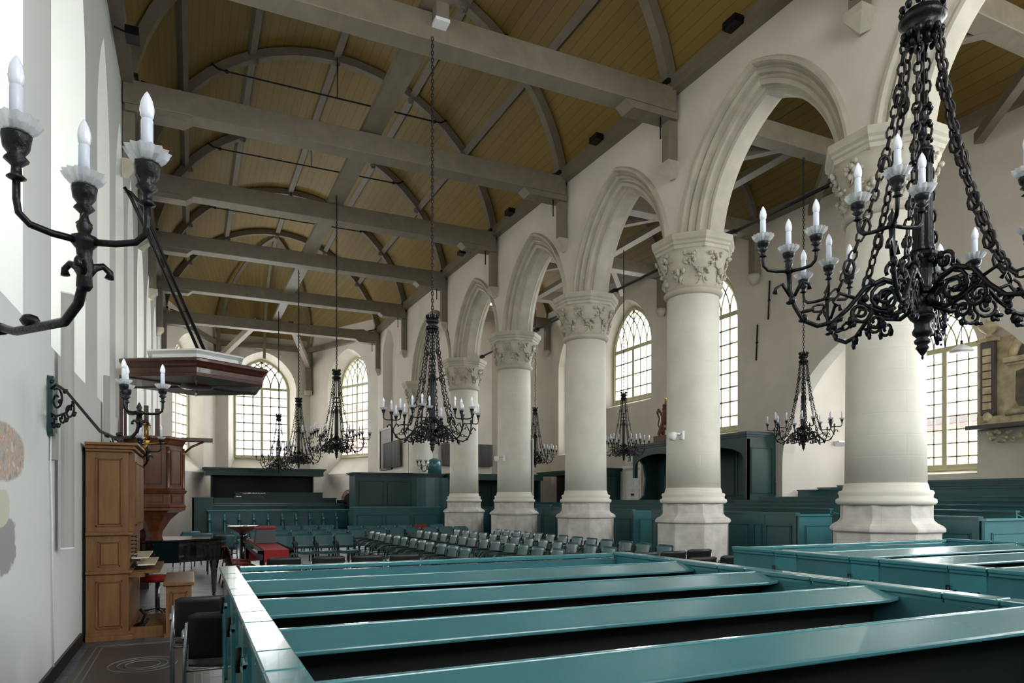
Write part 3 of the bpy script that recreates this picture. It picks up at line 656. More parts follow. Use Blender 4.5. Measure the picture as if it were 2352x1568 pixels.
def box_pews(x0, x1, ys, y_near, side, who, words):
    """an enclosure of panelled walls with doors, and in it the rows of benches with book rests"""
    e_ = thing('pew_enclosure', 'teal box pew enclosure with doors and moulded rail, '+who, 'box pew', (x0, ys[0], 0))
    L = ys[0]-y_near
    TL = lambda u, n, z: (n-0, -u, z)                 # u runs towards the camera from the far corner, n inwards
    wt = .07
    m = MB(); m.box(0, wt, -L, 0, 0, ZP-.05); m.build('side_wall', 'teal', e_)
    m = MB(); m.box(x1-x0-wt, x1-x0, -L, 0, 0, ZP-.05); m.build('side_wall', 'teal', e_)
    m = MB(); m.box(wt, x1-x0-wt, -.05, 0, 0, ZP-.05)
    TF = lambda u, n, z: (u, -n, z)
    m.build('front_wall', 'teal', e_)
    m = MB(); u = 0; pitch = .8
    segs = []
    while u < L-.1:
        segs += [(u, min(L, u+.53), 0), (min(L, u+.53), min(L, u+.79), 1)]; u += .795
    for sx in (0, 1):
        Tc = (lambda u, n, z: (n, -u, z)) if sx == 0 else (lambda u, n, z: (x1-x0-n, -u, z))
        for a, c, dr in segs:
            if c-a < .08: continue
            m = MB(); cap(m, Tc, a+.003, c-.003, ZP, -.03, wt+.01); m.build('rail', 'tealB', e_, bevel=.006)
            if dr:
                m = MB()
                m.add([Tc(a+.01, -.012, .12), Tc(c-.01, -.012, .12), Tc(c-.01, -.012, ZP-.06), Tc(a+.01, -.012, ZP-.06), Tc(a+.01, 0, .12), Tc(c-.01, 0, .12), Tc(c-.01, 0, ZP-.06), Tc(a+.01, 0, ZP-.06)],
                      [(0, 1, 2, 3), (0, 4, 5, 1), (1, 5, 6, 2), (2, 6, 7, 3), (3, 7, 4, 0)])
                panel(m, Tc, a+.05, c-.05, .55, ZP-.17, -.012); panel(m, Tc, a+.05, c-.05, .18, .48, -.012)
                d_ = m.build('door', 'tealB', e_)
                for z in (.28, .96):
                    m = MB(); m.tube([Tc(a+.004, -.03, z-.05), Tc(a+.004, -.03, z+.05)], .013, 8); m.build('hinge', 'iron', d_)
            elif c-a > .3:
                m = MB(); panel(m, Tc, a+.09, c-.06, .2, ZP-.25); m.build('panel', 'tealB', e_)
    m = MB(); m.box(.1, x1-x0-.1, -.05, .02, ZP-.04, ZP-.008); m.build('rail', 'tealB', e_, bevel=.006)
    TX = lambda u, n, z: (u, n*-1+0.0, z)
    for k, y in enumerate(ys):
        if k == 0: continue
        p_ = thing('pew_bench', 'teal pew row with slanting book rest, '+words[k], 'pew', (x0+wt, y, 0), 0, None)
        W = x1-x0-2*wt; z = ZP-.015
        if k:
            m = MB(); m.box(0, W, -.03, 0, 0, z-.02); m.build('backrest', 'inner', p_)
        m = MB(); y1 = -.052 if k == 0 else -.0
        lo, hi = (-.2, z-.035), (y1, z)
        m.add([(0.003, hi[0], hi[1]), (W-.003, hi[0], hi[1]), (W-.003, lo[0]+.02, lo[1]), (W-.1, lo[0], lo[1]-.004), (.003, lo[0], lo[1]-.004),
               (0.003, hi[0], hi[1]-.03), (W-.003, hi[0], hi[1]-.03), (W-.003, lo[0]+.02, lo[1]-.02), (W-.1, lo[0], lo[1]-.024), (.003, lo[0], lo[1]-.024)],
              [(4, 3, 2, 1, 0), (5, 6, 7, 8, 9), (0, 1, 6, 5), (1, 2, 7, 6), (2, 3, 8, 7), (3, 4, 9, 8), (4, 0, 5, 9)])
        m.build('book_rest', 'teal', p_, bevel=.006)
        if k:
            m = MB(); m.box(0, W, .0, .022, z-.03, z+.004); m.build('top_rail', 'tealB', p_, bevel=.004)
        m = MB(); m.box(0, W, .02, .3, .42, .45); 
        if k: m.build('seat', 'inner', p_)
box_pews(.2, 3.4, [5.1, 4.2, 3.4, 2.59, 1.79, 1.0], .6, 0, 'filling the foreground', ['foreground box, farthest', 'foreground box, second from far end', 'foreground box, third from far end', 'foreground box, fourth from far end', 'nearest across the bottom edge', 'just below the bottom right corner'])
box_pews(4.8, 8.05, [5.22, 4.44, 3.66, 2.88, 2.1], 1.5, 0, 'in front of the widest column', ['right box, farthest', 'right box, second from far end', 'right box, third from far end', 'right box, fourth from far end', 'right box, nearest'])

# tiered pews of the side aisle, rows running along the aisle
def tier(x, y0, y1, z, label, group, front=False):
    t_ = thing('aisle_pew', label, 'pew', (x, y0, 0), 0, group); L = y1-y0
    m = MB(); m.box(0, .04, 0, L, 0, z-.03)
    T = lambda u, n, zz: (n, u, zz)
    if front:
        k = max(1, round(L/1.15)); s_ = L/k
        for i in range(k):
            panel(m, T, i*s_+.1, i*s_+s_*.66, .35, z-.22, 0); panel(m, T, i*s_+s_*.76, (i+1)*s_-.05, .35, z-.22, 0)
        for i in range(k): m.box(-.006, 0, i*s_+s_*.71-.006, i*s_+s_*.71+.006, .1, z-.06)
    m.build('back_panel', 'tealShade', t_)
    m = MB(); m.box(-.03, .07, -.01, L+.01, z-.03, z); m.build('rail', 'tealShade', t_)
    m = MB(); m.add([(.07, .02, z-.05), (.07, L-.02, z-.05), (.26, L-.02, z-.1), (.26, .02, z-.1), (.07, .02, z-.07), (.07, L-.02, z-.07), (.26, L-.02, z-.12), (.26, .02, z-.12)],
                    [(0, 3, 2, 1), (4, 5, 6, 7), (0, 1, 5, 4), (1, 2, 6, 5), (2, 3, 7, 6), (3, 0, 4, 7)]); m.build('book_rest', 'tealShade', t_)
    m = MB(); m.box(-.32, -.0, .02, L-.02, z-.68, z-.64)
    if not front: m.build('seat', 'tealD', t_)
def zt(x): return 1.385+(x-9.3)*.092
BL = [('near', 5.62, 7.9, 12.6), ('middle', 8.62, 12.7, 12.6), ('far', 13.4, 18.3, 11.8), ('farthest', 19.0, 23.2, 11.0)]
WH = {'near': 'right of the widest column', 'middle': 'between the two nearest columns', 'far': 'between second and third columns', 'farthest': 'between the farther columns'}
ROWN = ['panelled front row', 'second row', 'third row', 'fourth row', 'fifth row']
for nm, a, c, xm in BL:
    k = 0; x = 9.3
    while x < xm:
        tier(x, a, c, zt(x), 'dark aisle pew, '+ROWN[k]+' of the block '+WH[nm], 'tiered pews of the side aisle', k == 0); x += .8; k += 1
    e_ = thing('pew_end_screen', 'teal panelled end screen of the aisle pew block '+WH[nm], 'pew screen', (9.3, a-.05, 0))
    m = MB(); m.box(-.03, xm-9.3+.4, -.04, 0, 0, 1.33); T = lambda u, n, z: (u, n-.04, z)
    u = .1
    while u < xm-9.3: panel(m, T, u, u+.75, .3, 1.17, 0); u += .86
    m.build('screen_panel', 'teal', e_)
    m = MB(); m.box(-.05, xm-9.3+.42, -.07, .03, 1.33, 1.36); m.build('rail', 'tealB', e_)
for k in range(4):
    x = 14.3+.72*k
    tier(x, 6.75-.0, 13.2, zt(x)+.02, 'dark teal pew on the steps of the side chapel, '+['lowest', 'second', 'third', 'topmost'][k]+' row', 'stepped pews of the chapel')
t_ = thing('wall_panelling', 'dark green wainscot below the chapel window and the marble monument', 'panelling', (XC-.05, 10, 0))
m = MB(); m.box(0, .05, -3.35, 3.25, 0, 2.05); T = lambda u, n, z: (n, u, z)
for i in range(6): panel(m, T, -3.2+i*1.07, -3.2+i*1.07+.95, 1.3, 1.9, 0)
m.build('panelling', 'tealShade', t_); m = MB(); m.box(-.04, .05, -3.35, 3.25, 2.05, 2.1); m.build('rail', 'tealShade', t_)

# canopied pew against the aisle wall, with arched front
def cornice(m, x0, x1, y0, y1, z, s=1):
    m.box(x0, x1, y0, y1, z-.16, z-.1); m.box(x0-.04, x1+.04, y0-.04, y1+.04, z-.1, z-.05); m.box(x0-.09, x1+.09, y0-.09, y1+.09, z-.05, z)
t_ = thing('canopy_pew', 'tall dark green canopied pew against the aisle wall, topped by a carved lion', 'canopy pew', (12.8, 13.45, 0))
m = MB(); cornice(m, 0, .95, 0, 5.05, 3.32); m.box(.05, .95, .05, 5.0, 3.32, 3.36); m.build('canopy', 'tealD', t_)
m = MB(); m.box(.9, .97, .05, 5.0, 0, 3.16); T = lambda u, n, z: (.9+n, u, z)
for i in range(4): panel(m, T, .2+i*1.2, 1.3+i*1.2, 1.7, 3.0, 0)
m.build('back_panel', 'tealD', t_)
for y in (0, 4.97):
    m = MB()
    q = [(.97, 0), (.0, 0), (0, 1.45), (.12, 1.5), (.42, 1.75), (.48, 2.3), (.42, 2.7), (.2, 2.95), (0, 3.0), (0, 3.16), (.97, 3.16)] if y else [(.97, 0), (0, 0), (0, 3.16), (.97, 3.16)]
    m.add([(a, y, z) for a, z in q]+[(a, y+.08, z) for a, z in q], [tuple(range(len(q))), tuple(range(2*len(q)-1, len(q)-1, -1))]+[(i, i+len(q), (i+1) % len(q)+len(q), (i+1) % len(q)) for i in range(len(q))])
    if not y:
        T = lambda u, n, z: (u, n, z); panel(m, T, .12, .85, 1.75, 2.95, 0); panel(m, T, .12, .85, .9, 1.5, 0)
    m.build('side_wing', 'tealD', t_)
m = MB()
for a, c in ((0, 2.5), (2.5, 5.0)):
    P = arch_pts((a+c)/2, (c-a)/2-.1, 2.55, .01, 10)
    P = [((a+c)/2+((c-a)/2-.12)*math.cos(PI-PI*i/16), 2.6+.4*math.sin(PI*i/16)**.8) for i in range(17)]
    for p, q in zip(P[:-1], P[1:]):
        m.add([(0, p[0], p[1]), (0, q[0], q[1]), (0, q[0], 3.16), (0, p[0], 3.16), (.05, p[0], p[1]), (.05, q[0], q[1]), (.05, q[0], 3.16), (.05, p[0], 3.16)], [(0, 3, 2, 1), (4, 5, 6, 7), (0, 1, 5, 4)])
    m.box(-.01, .1, a-.0, a+.12, 0 if a == 0 else 2.3, 3.16); m.box(-.01, .1, c-.12, c, 2.3, 3.16)
m.build('arched_fascia', 'tealD', t_)
m = MB(); m.box(0, .06, .1, 4.97, 0, 1.45); T = lambda u, n, z: (n, u, z)
for i in range(4): panel(m, T, .2+i*1.2, 1.3+i*1.2, .5, 1.3, 0)
m.build('parapet', 'tealD', t_); m = MB(); m.box(.35, .9, .1, 4.9, .75, .8); m.build('seat', 'tealD', t_)
# lion on top
t_ = thing('lion_sculpture', 'carved brown and gilt crowned lion with shield on the canopy pew', 'sculpture', (13.1, 17.1, 3.36))
m = MB(); m.box(-.2, .2, -.42, .42, 0, .2); m.build('base', 'lion', t_, bevel=.015)
m = MB(); m.tube([(0, .18, .2), (0, .2, .4), (0, .1, .52), (0, .05, .75), (0, -.02, .95), (0, -.04, 1.08)], [.05, .06, .11, .15, .13, .08], 10)
m.tube([(-.08, .25, .2), (-.08, .3, .26), (-.08, .12, .45), (-.05, .08, .55)], [.05, .05, .09, .1], 8)
m.tube([(.1, .02, .2), (.1, .0, .26), (.1, .12, .45), (.04, .08, .6)], [.05, .05, .08, .09], 8)
m.tube([(0, 0, .9), (-.05, .18, .85), (-.06, .3, .98), (-.06, .34, 1.02)], [.07, .055, .04, .05], 8)
m.tube([(0, 0, .85), (.05, -.15, .75), (.06, -.25, .8)], [.06, .05, .05], 8)
m.ball((0, -.05, 1.13), .12, 12, 8, (.9, 1.1, 1)); m.ball((0, -.17, 1.1), .06, 8, 6)
m.tube([(0, .1, .45), (0, .3, .4), (0, .42, .55), (0, .36, .75), (0, .44, .92), (0, .5, .98)], [.04, .03, .03, .035, .05, .03], 8); m.build('body', 'lion', t_)
m = MB()
for k in range(14):
    a = k*2.4; m.ball((.09*math.cos(a), -.0+.1*math.sin(a), .98+.012*k), .055, 6, 4, (1, 1, 1.3))
m.build('mane', 'lion', t_)
m = MB(); m.lathe([(.09, 0), (.1, .04), (.09, .06)], 12, (0, -.05, 1.22))
for k in range(6): m.ball((.09*math.cos(k*PI/3), -.05+.09*math.sin(k*PI/3), 1.3), .028, 6, 4, (1, 1, 1.4))
m.tube([(0, -.05, 1.25), (0, -.05, 1.36)], .02, 6); m.build('crown', 'gold', t_)
m = MB(); m.add([(-.1, -.3, .95), (.1, -.3, .95), (.1, -.28, .6), (0, -.26, .48), (-.1, -.28, .6), (-.1, -.34, .95), (.1, -.34, .95), (.1, -.32, .6), (0, -.3, .48), (-.1, -.32, .6)],
                [(0, 1, 2, 3, 4), (9, 8, 7, 6, 5), (0, 5, 6, 1), (1, 6, 7, 2), (2, 7, 8, 3), (3, 8, 9, 4), (4, 9, 5, 0)]); m.build('shield', 'gold', t_)
# second canopied pew farther along the aisle wall
t_ = thing('canopy_pew', 'dark green canopied pew left of the white aisle door', 'canopy pew', (12.9, 20.6, 0))
m = MB(); cornice(m, 0, .85, 0, 4.6, 2.72); m.build('canopy', 'tealD', t_)
m = MB(); m.box(0, .85, 0, .06, 0, 2.56); T = lambda u, n, z: (u, n, z); panel(m, T, .1, .75, 1.2, 2.45, 0); panel(m, T, .1, .75, .2, 1.1, 0); m.build('side_wing', 'tealD', t_)
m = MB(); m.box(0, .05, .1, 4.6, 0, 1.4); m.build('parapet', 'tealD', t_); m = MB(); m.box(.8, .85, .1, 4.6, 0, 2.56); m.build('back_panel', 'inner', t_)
# green screen and canopied stall across the end of the aisle
t_ = thing('canopy_pew', 'long green canopied stall with curved panel across the far aisle end', 'canopy pew', (5.34, 25.0, 0))
m = MB(); m.box(0, 2.3, 0, 1.0, 0, 2.44); T = lambda u, n, z: (u, n, z)
for i in range(2): panel(m, T, .12+i*1.05, 1.05+i*1.05, 1.4, 2.3, 0); panel(m, T, .12+i*1.05, 1.05+i*1.05, .3, 1.25, 0)
m.build('side_panel', 'tealD', t_)
m = MB(); P = [(2.3+1.1*math.sin(a*PI/2/10), -.5+.5*math.cos(a*PI/2/10)*1.0) for a in range(11)]
P = [(2.3, 0)]+[(2.3+1.15*math.sin(a*PI/20), .0-.55*(1-math.cos(a*PI/20))) for a in range(1, 11)]
for p, q in zip(P[:-1], P[1:]): m.add([(p[0], p[1], 0), (q[0], q[1], 0), (q[0], q[1], 2.44), (p[0], p[1], 2.44)], [(0, 1, 2, 3)], True)
m.build('curved_panel', 'tealShade', t_)
m = MB(); m.lathe([(.2, 0), (.2, 2.44)], 20, (3.62, -.35, 0)); m.build('corner_column', 'tealShade', t_)
m = MB(); m.box(3.45, 7.3, .75, .8, 0, 2.44); m.box(3.45, 3.5, 0, .8, 0, 2.44); m.box(7.2, 7.3, -.4, .8, 0, 2.44); T = lambda u, n, z: (u, .75+n, z)
for i in range(3): panel(m, T, 3.6+i*1.02, 4.5+i*1.02, 1.0, 2.2, 0)
m.build('back_panel', 'tealD', t_)
m = MB(); m.box(0, 7.3, -.02, 1.0, 2.44, 2.52); m.box(-.06, 7.3, -.08, 1.0, 2.52, 2.56); m.box(-.12, 7.3, -.15, 1.0, 2.56, 2.6); m.box(3.4, 7.3, -.62, 0, 2.36, 2.6); m.build('canopy', 'tealD', t_)
t_ = thing('pew_parapet', 'teal panelled parapet in front of the far green stall, behind the chairs', 'pew screen', (5.0, 23.6, 0))
m = MB(); m.box(0, 3.05, 0, .05, 0, 1.34); T = lambda u, n, z: (u, n, z)
for i in range(3): panel(m, T, .1+i*1.0, 1.0+i*1.0, .45, 1.1, 0)
m.build('panel', 'tealShade', t_); m = MB(); m.box(-.03, 3.08, -.03, .4, 1.34, 1.37); m.build('rail', 'tealB', t_)
t_ = thing('pew_parapet', 'narrow bright teal doorway panel between the two far columns', 'pew screen', (8.95, 22.0, 0))
m = MB(); m.box(0, .5, 0, .05, 0, 1.3); panel(m, T, .06, .44, .3, 1.15, 0); m.build('panel', 'tealB', t_)

# apse stalls
t_ = thing('canopy_pew', 'dark green stall with a wide flat canopy below the apse windows', 'canopy pew', (.56, 34.6, 0))
m = MB(); m.box(0, 5.3, 0, 1.2, 2.75, 2.98); m.box(-.05, 5.35, -.05, 1.2, 2.98, 3.04); m.box(-.12, 5.42, -.12, 1.2, 3.04, 3.1); m.build('canopy', 'tealD', t_)
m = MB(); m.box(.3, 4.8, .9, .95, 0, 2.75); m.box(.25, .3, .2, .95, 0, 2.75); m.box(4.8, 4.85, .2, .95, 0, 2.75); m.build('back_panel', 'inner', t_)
m = MB(); m.box(.3, 4.8, .45, .9, .9, .95); m.build('seat', 'tealD', t_)
for k, (y, x0, x1, z, lb) in enumerate(((33.0, 1.77, 5.54, 1.95, 'highest row at the back'), (31.0, .85, 5.8, 1.69, 'third row, with black cases on it'), (29.4, .45, 5.8, 1.47, 'second row back'), (28.8, .39, 5.85, 1.4, 'row behind the tip-up stalls'))):
    t_ = thing('apse_pew', 'dark green pew in the apse, '+lb, 'pew', (x0, y, 0), 0, 'pews in the apse'); W = x1-x0
    m = MB(); m.box(0, W, 0, .05, 0, z-.03); T = lambda u, n, zz: (u, n, zz); m.build('back_panel', 'tealD', t_)
    m = MB(); m.box(-.02, W+.02, -.05, .3, z-.03, z); m.build('rail', 'tealD' if k < 2 else 'tealShade', t_)
    m = MB(); m.box(0, W, .4, .8, z-.72, z-.68)
    if k < 3: m.build('seat', 'tealD', t_)
t_ = thing('music_case', 'black case lying on the third pew row of the apse', 'case', (1.95, 31.5, 1.66))
m = MB(); m.box(0, .95, 0, .3, 0, .24); m.build('case', 'piano', t_, bevel=.02)
m = MB(); m.box(-.3, -.02, 0, .25, 0, .1); m.build('lid', 'piano', t_, bevel=.02)
t_ = thing('choir_stall', 'front row of green choir stalls with carved dividers and tip-up seats', 'choir stall', (.54, 27.0, 0))
m = MB(); m.box(0, 4.97, 0, .06, 0, 1.2); m.build('back_panel', 'tealShade', t_); m = MB(); m.box(-.04, 5.0, -.1, .4, 1.2, 1.24); m.build('rail', 'tealB', t_)
for i in range(11):
    x = .02+i*.493
    m = MB(); q = [(0, .45), (0, 1.15), (-.1, 1.1), (-.12, .98), (-.3, .95), (-.34, .88), (-.26, .8), (-.3, .62), (-.36, .5), (-.36, .42), (0, .42)]
    m.add([(x, a, z) for a, z in q]+[(x+.05, a, z) for a, z in q], [tuple(range(len(q))), tuple(range(2*len(q)-1, len(q)-1, -1))]+[(j, j+len(q), (j+1) % len(q)+len(q), (j+1) % len(q)) for j in range(len(q))])
    m.ball((x+.025, -.33, .9), .05, 8, 5); m.build('divider', 'tealB', t_)
    if i < 10:
        m = MB(); m.box(x+.08, x+.46, -.1, -.05, .55, .95); m.box(x+.1, x+.44, -.12, -.1, .62, .88); m.build('tip_up_seat', 'tealShade', t_)
t_ = thing('pew_side_screen', 'tall green side screen at the left end of the apse pews', 'pew screen', (.02, 27.5, 0))
m = MB(); m.box(0, .7, 0, .06, 0, 1.68); m.box(0, .06, 0, 3.4, 0, 1.68); m.build('panel', 'tealD', t_); m = MB(); m.box(-.03, .7, -.03, .09, 1.68, 1.71); m.build('rail', 'tealShade', t_)
# ================================================================ CHANDELIERS
def link_chain(pts, L=.07, r=.007, wd=.016):
    """oval links, every other one turned a quarter, along a line"""
    m = MB(); pts = [Vector(p) for p in pts]
    d = [0]
    for a, c in zip(pts[:-1], pts[1:]): d.append(d[-1]+(c-a).length)
    n = max(2, int(d[-1]/(L*.78)))
    def at(s):
        for i in range(len(d)-1):
            if s <= d[i+1] or i == len(d)-2:
                f = (s-d[i])/max(1e-6, d[i+1]-d[i]); return pts[i].lerp(pts[i+1], f)
    for i in range(n):
        c = at((i+.5)/n*d[-1]); e = at(min(d[-1], (i+.5)/n*d[-1]+.01)); g = at(max(0, (i+.5)/n*d[-1]-.01))
        t = (e-g).normalized(); a = t.cross(Vector((0, 0, 1)) if abs(t.z) < .9 else Vector((1, 0, 0))).normalized(); b2 = t.cross(a)
        s_ = a if i % 2 else b2
        ring = [c+t*(L/2*math.cos(q*PI/4))+s_*(wd*math.sin(q*PI/4)) for q in range(8)]
        m.tube(ring, r, 4, closed=True)
    return m
def spiral(c, r0, r1, a0, turns, n=18):
    """points of a scroll in the x/z plane"""
    return [(c[0]+(r0+(r1-r0)*i/n)*math.cos(a0+turns*2*PI*i/n), 0, c[1]+(r0+(r1-r0)*i/n)*math.sin(a0+turns*2*PI*i/n)) for i in range(n+1)]
def candle_parts(parent, c, a, rc, zj, s=1.0, br=.0085, deep=True, up=0, k=1.0):
    """branch from the junction at c,zj out to a cup, pan, tube and bulb, direction a"""
    ca, sa = math.cos(a), math.sin(a)
    X = lambda r, z: (c[0]+r*ca, c[1]+r*sa, z)
    m = MB(); m.tube([X(0, zj), X(rc*.5, zj-.004*s), X(rc*.82, zj), X(rc*.97, zj+.018*s), X(rc, zj+.045*s), X(rc, zj+.075*s+up)], br, 6)
    x, y, z = X(rc, zj+.06*s+up); zk = z; z += .072*s*(k-1)
    br_ = m.build('branch', 'iron', parent); br_ = br_ if deep else parent
    m = MB(); m.lathe([(.009*s, 0), (.02*s, .004*s), (.011*s, .01*s), (.01*s, .022*s), (.025*s, .032*s), (.016*s, .04*s), (.026*s, .05*s), (.03*s, .068*s), (.03*s, .072*s)], 10, (x, y, zk), sz=k); m.build('cup', 'iron', br_)
    m = MB(); m.lathe([(.012*s, .072*s), (.028*s, .076*s), (.04*s, .088*s), (.049*s, .104*s), (.045*s, .103*s), (.034*s, .09*s), (.012*s, .079*s)], 28, (x, y, z), smooth=False, rad=lambda t: 1+.1*math.cos(14*t)); m.build('glass_pan', 'crystal', br_)
    m = MB(); m.lathe([(.0135*s, .074*s), (.0135*s, .176*s), (.011*s, .18*s)], 12, (x, y, z)); cn = m.build('candle_tube', 'candle', br_)
    m = MB(); m.lathe([(.01*s, .176*s), (.0145*s, .186*s), (.0165*s, .2*s), (.016*s, .208*s), (.0125*s, .224*s), (.006*s, .238*s), (.0015*s, .245*s)], 12, (x, y, z)); m.build('bulb', 'bulb', br_)
def chandelier(kz=1):
    Z = lambda z: z if z <= .5 else .5+(z-.5)*kz
    def up(m): m.v = [(p[0], p[1], Z(p[2])) for p in m.v]; return m
    t_ = thing('chandelier', 'x', 'chandelier')
    m = MB(); m.lathe([(.001, 0), (.006, .008), (.004, .018), (.012, .028), (.022, .045), (.03, .055), (.022, .068), (.034, .078), (.036, .09), (.024, .1), (.032, .11), (.042, .12), (.044, .132), (.034, .15), (.036, .175), (.052, .19), (.058, .2), (.05, .21)], 20)
    m.build('finial', 'iron', t_)
    m = MB(); m.lathe([(.05, .205), (.042, .22), (.04, .3), (.05, .31), (.05, .325), (.038, .335), (.04, .42), (.05, .46), (.065, .48), (.068, .492), (.045, .5)], 8, smooth=False)
    for k in range(8):
        a = k*PI/4; m.ball((.052*math.cos(a), .052*math.sin(a), .27), .02, 6, 4, (1, 1, 1.4)); m.ball((.058*math.cos(a), .058*math.sin(a), .45), .016, 6, 4)
    m.build('hub', 'iron', t_)
    m = MB(); m.lathe([(.045, .5), (.05, .515), (.04, .53), (.038, 1.05), (.044, 1.07), (.046, 1.09)], 64, flute=.1, fn=8)
    for k in range(8):
        a = k*PI/4+PI/8; m.tube([(.042*math.cos(a-.3), .042*math.sin(a-.3), 1.02), (.044*math.cos(a), .044*math.sin(a), 1.1), (.042*math.cos(a+.3), .042*math.sin(a+.3), 1.02)], .005, 4)
    up(m).build('fluted_column', 'iron', t_)
    m = MB(); m.lathe([(.044, 1.09), (.05, 1.1), (.032, 1.12), (.03, 1.16), (.036, 1.175), (.02, 1.19), (.018, 1.25), (.03, 1.265), (.018, 1.28), (.014, 1.34), (.028, 1.36), (.03, 1.37), (.01, 1.39), (.008, 1.84)], 12)
    for z in (1.1, 1.17, 1.26, 1.36):
        for k in range(6): m.ball((.036*math.cos(k*PI/3), .036*math.sin(k*PI/3), z), .013, 6, 4, (1, 1, 1.3))
    up(m).build('pinnacle', 'iron', t_)
    m = MB(); m.lathe([(.03, 1.76), (.07, 1.79), (.075, 1.82), (.06, 1.84), (.09, 1.87), (.1, 1.885), (.1, 1.9), (.085, 1.915), (.08, 1.94), (.03, 1.945)], 24)
    for k in range(12):
        a = k*PI/6; m.ball((.085*math.cos(a), .085*math.sin(a), 1.965), .017, 6, 4, (1, 1, 1.5)); m.ball((.078*math.cos(a), .078*math.sin(a), 1.8), .018, 6, 4, (1, 1, 1.5)); m.ball((.06*math.cos(a), .06*math.sin(a), 1.755), .014, 6, 4, (1, 1, 1.6))
    m.tube([(0, 0, 1.94), (0, 0, 2.02)], .012, 6); up(m).build('crown', 'iron', t_)
    for k in range(6):
        h = bpy.data.objects.new('arm', None) if False else None
        m = MB()
        # main S-shaped arm, scrolls and leaves
        m.tube([(.05, 0, .3), (.1, 0, .36), (.17, 0, .385), (.25, 0, .35), (.32, 0, .26), (.39, 0, .195), (.46, 0, .18), (.525, 0, .21), (.565, 0, .28), (.585, 0, .35), (.59, 0, .45)], [.015, .014, .013, .012, .011, .011, .011, .011, .01, .011, .012], 7)
        m.tube([(.05, 0, .25), (.12, 0, .22), (.2, 0, .24), (.28, 0, .29)], [.013, .012, .01, .008], 6)
        m.tube(spiral((.16, .3), .07, .018, PI/2, -1.6), .009, 6)
        m.tube(spiral((.27, .235), .055, .015, 2.4, 1.5), .0085, 6)
        m.tube(spiral((.115, .43), .045, .012, -.6, 1.3), .009, 6)
        m.tube(spiral((.2, .19), .04, .012, 1.2, -1.3), .008, 6)
        m.tube([(.28, 0, .3), (.36, 0, .33), (.39, 0, .29), (.37, 0, .27)], [.009, .008, .007, .01], 6)
        m.tube([(.565, 0, .33), (.53, 0, .4), (.5, 0, .385), (.495, 0, .36)], [.008, .009, .008, .012], 6)
        m.tube([(.585, 0, .33), (.62, 0, .39), (.65, 0, .37), (.655, 0, .345)], [.008, .009, .008, .012], 6)
        for (x, z, s_) in ((.09, .34, .02), (.14, .24, .018), (.2, .3, .016), (.25, .3, .018), (.31, .2, .018), (.36, .21, .015), (.39, .175, .022), (.4, .15, .014), (.22, .37, .016), (.52, .22, .016), (.575, .31, .018), (.17, .17, .016), (.23, .165, .014), (.3, .18, .014), (.09, .46, .018)):
            m.ball((x, .006, z), s_, 6, 4, (1, .8, 1.2)); m.ball((x+.012, -.008, z-.01), s_*.7, 6, 4, (1.3, .7, .8))
        m.lathe([(.001, .52), (.006, .505), (.018, .485), (.012, .468), (.02, .46), (.016, .44)], 8, (.59, 0, 0))
        if k == 0:
            proto = m.build('scroll_arm', 'iron', t_)
            for q in range(3): candle_parts(proto, (.59, 0), 2*PI*q/3+.35, .135, .45, deep=False)
            cm = link_chain([(.075, 0, Z(1.77)), (.1, 0, Z(1.5)), (.15, 0, Z(1.15)), (.21, 0, Z(.85)), (.29, 0, Z(.55)), (.36, 0, .36), (.43, 0, .27), (.53, 0, .25)], .062, .0065, .017)
            for i, p in enumerate(((.1, Z(1.45)), (.165, Z(1.05)), (.25, Z(.68)), (.32, .45))):
                cm.tube([(p[0]+.024*math.cos(q*PI/4), .0, p[1]+.04*math.sin(q*PI/4)) for q in range(8)], .008, 4, closed=True)
            ch = cm.build('suspension_chain', 'chain', t_)
        else:
            c = dup(proto, t_); c.rotation_euler = (0, 0, k*PI/3); c = dup(ch, t_); c.rotation_euler = (0, 0, k*PI/3)
    return t_
chn = chandelier(.78); kids(chn); ch0 = chandelier()
DIRC = math.atan2(-.9075, -.42)      # direction towards the camera from anywhere along its axis
CH = [((3.1, 2.13, 2.255), DIRC-math.radians(41), 1.0, 'large in the foreground at the right, cut by the top edge', 'n'),
      ((3.25, 9.84, 2.30), DIRC-math.radians(8), 1.03, 'hanging mid-nave in front of the fifth column', 'n'),
      ((3.25, 17.34, 2.60), DIRC-math.radians(22), 1.12, 'third along the nave, before the right apse window', 'n'),
      ((3.25, 24.0, 2.63), DIRC-math.radians(3), 1.2, 'fourth along the nave, below the middle apse window', 'n'),
      ((3.25, 29.87, 2.67), DIRC-math.radians(30), 1.25, 'farthest of the nave, hanging over the apse canopy', 'n'),
      ((11.2, 10.2, 2.59), DIRC-math.radians(12), 1.0, 'in the aisle, in front of the arched chapel recess', 'a'),
      ((11.2, 16.6, 2.70), DIRC-math.radians(35), 1.0, 'in the aisle, left of the lion-topped canopy pew', 'a'),
      ((11.2, 22.2, 2.74), DIRC-math.radians(20), 1.1, 'farthest in the aisle, between the third and fourth columns', 'a')]
SRC = ch0
for i, (p, rz, s_, lb, kd) in enumerate(CH):
    o = chn if i == 0 else ch0 if i == 1 else dup(ch0)
    if i == 1: kids(ch0)
    place(o, p, rz, 'black iron chandelier, '+lb, 'black iron chandeliers', s_)
    top = {0: 8.9, 1: 8.48, 2: 9.12, 3: 9.27, 4: 9.35}.get(i, 8.5 if i == 5 else 8.74)
    z0 = 2.02 if i else 1.68
    m = link_chain([(0, 0, z0), (0, 0, (top-p[2])/s_)], .065, .0075, .017)
    m.build('hanging_chain', 'chain', o)

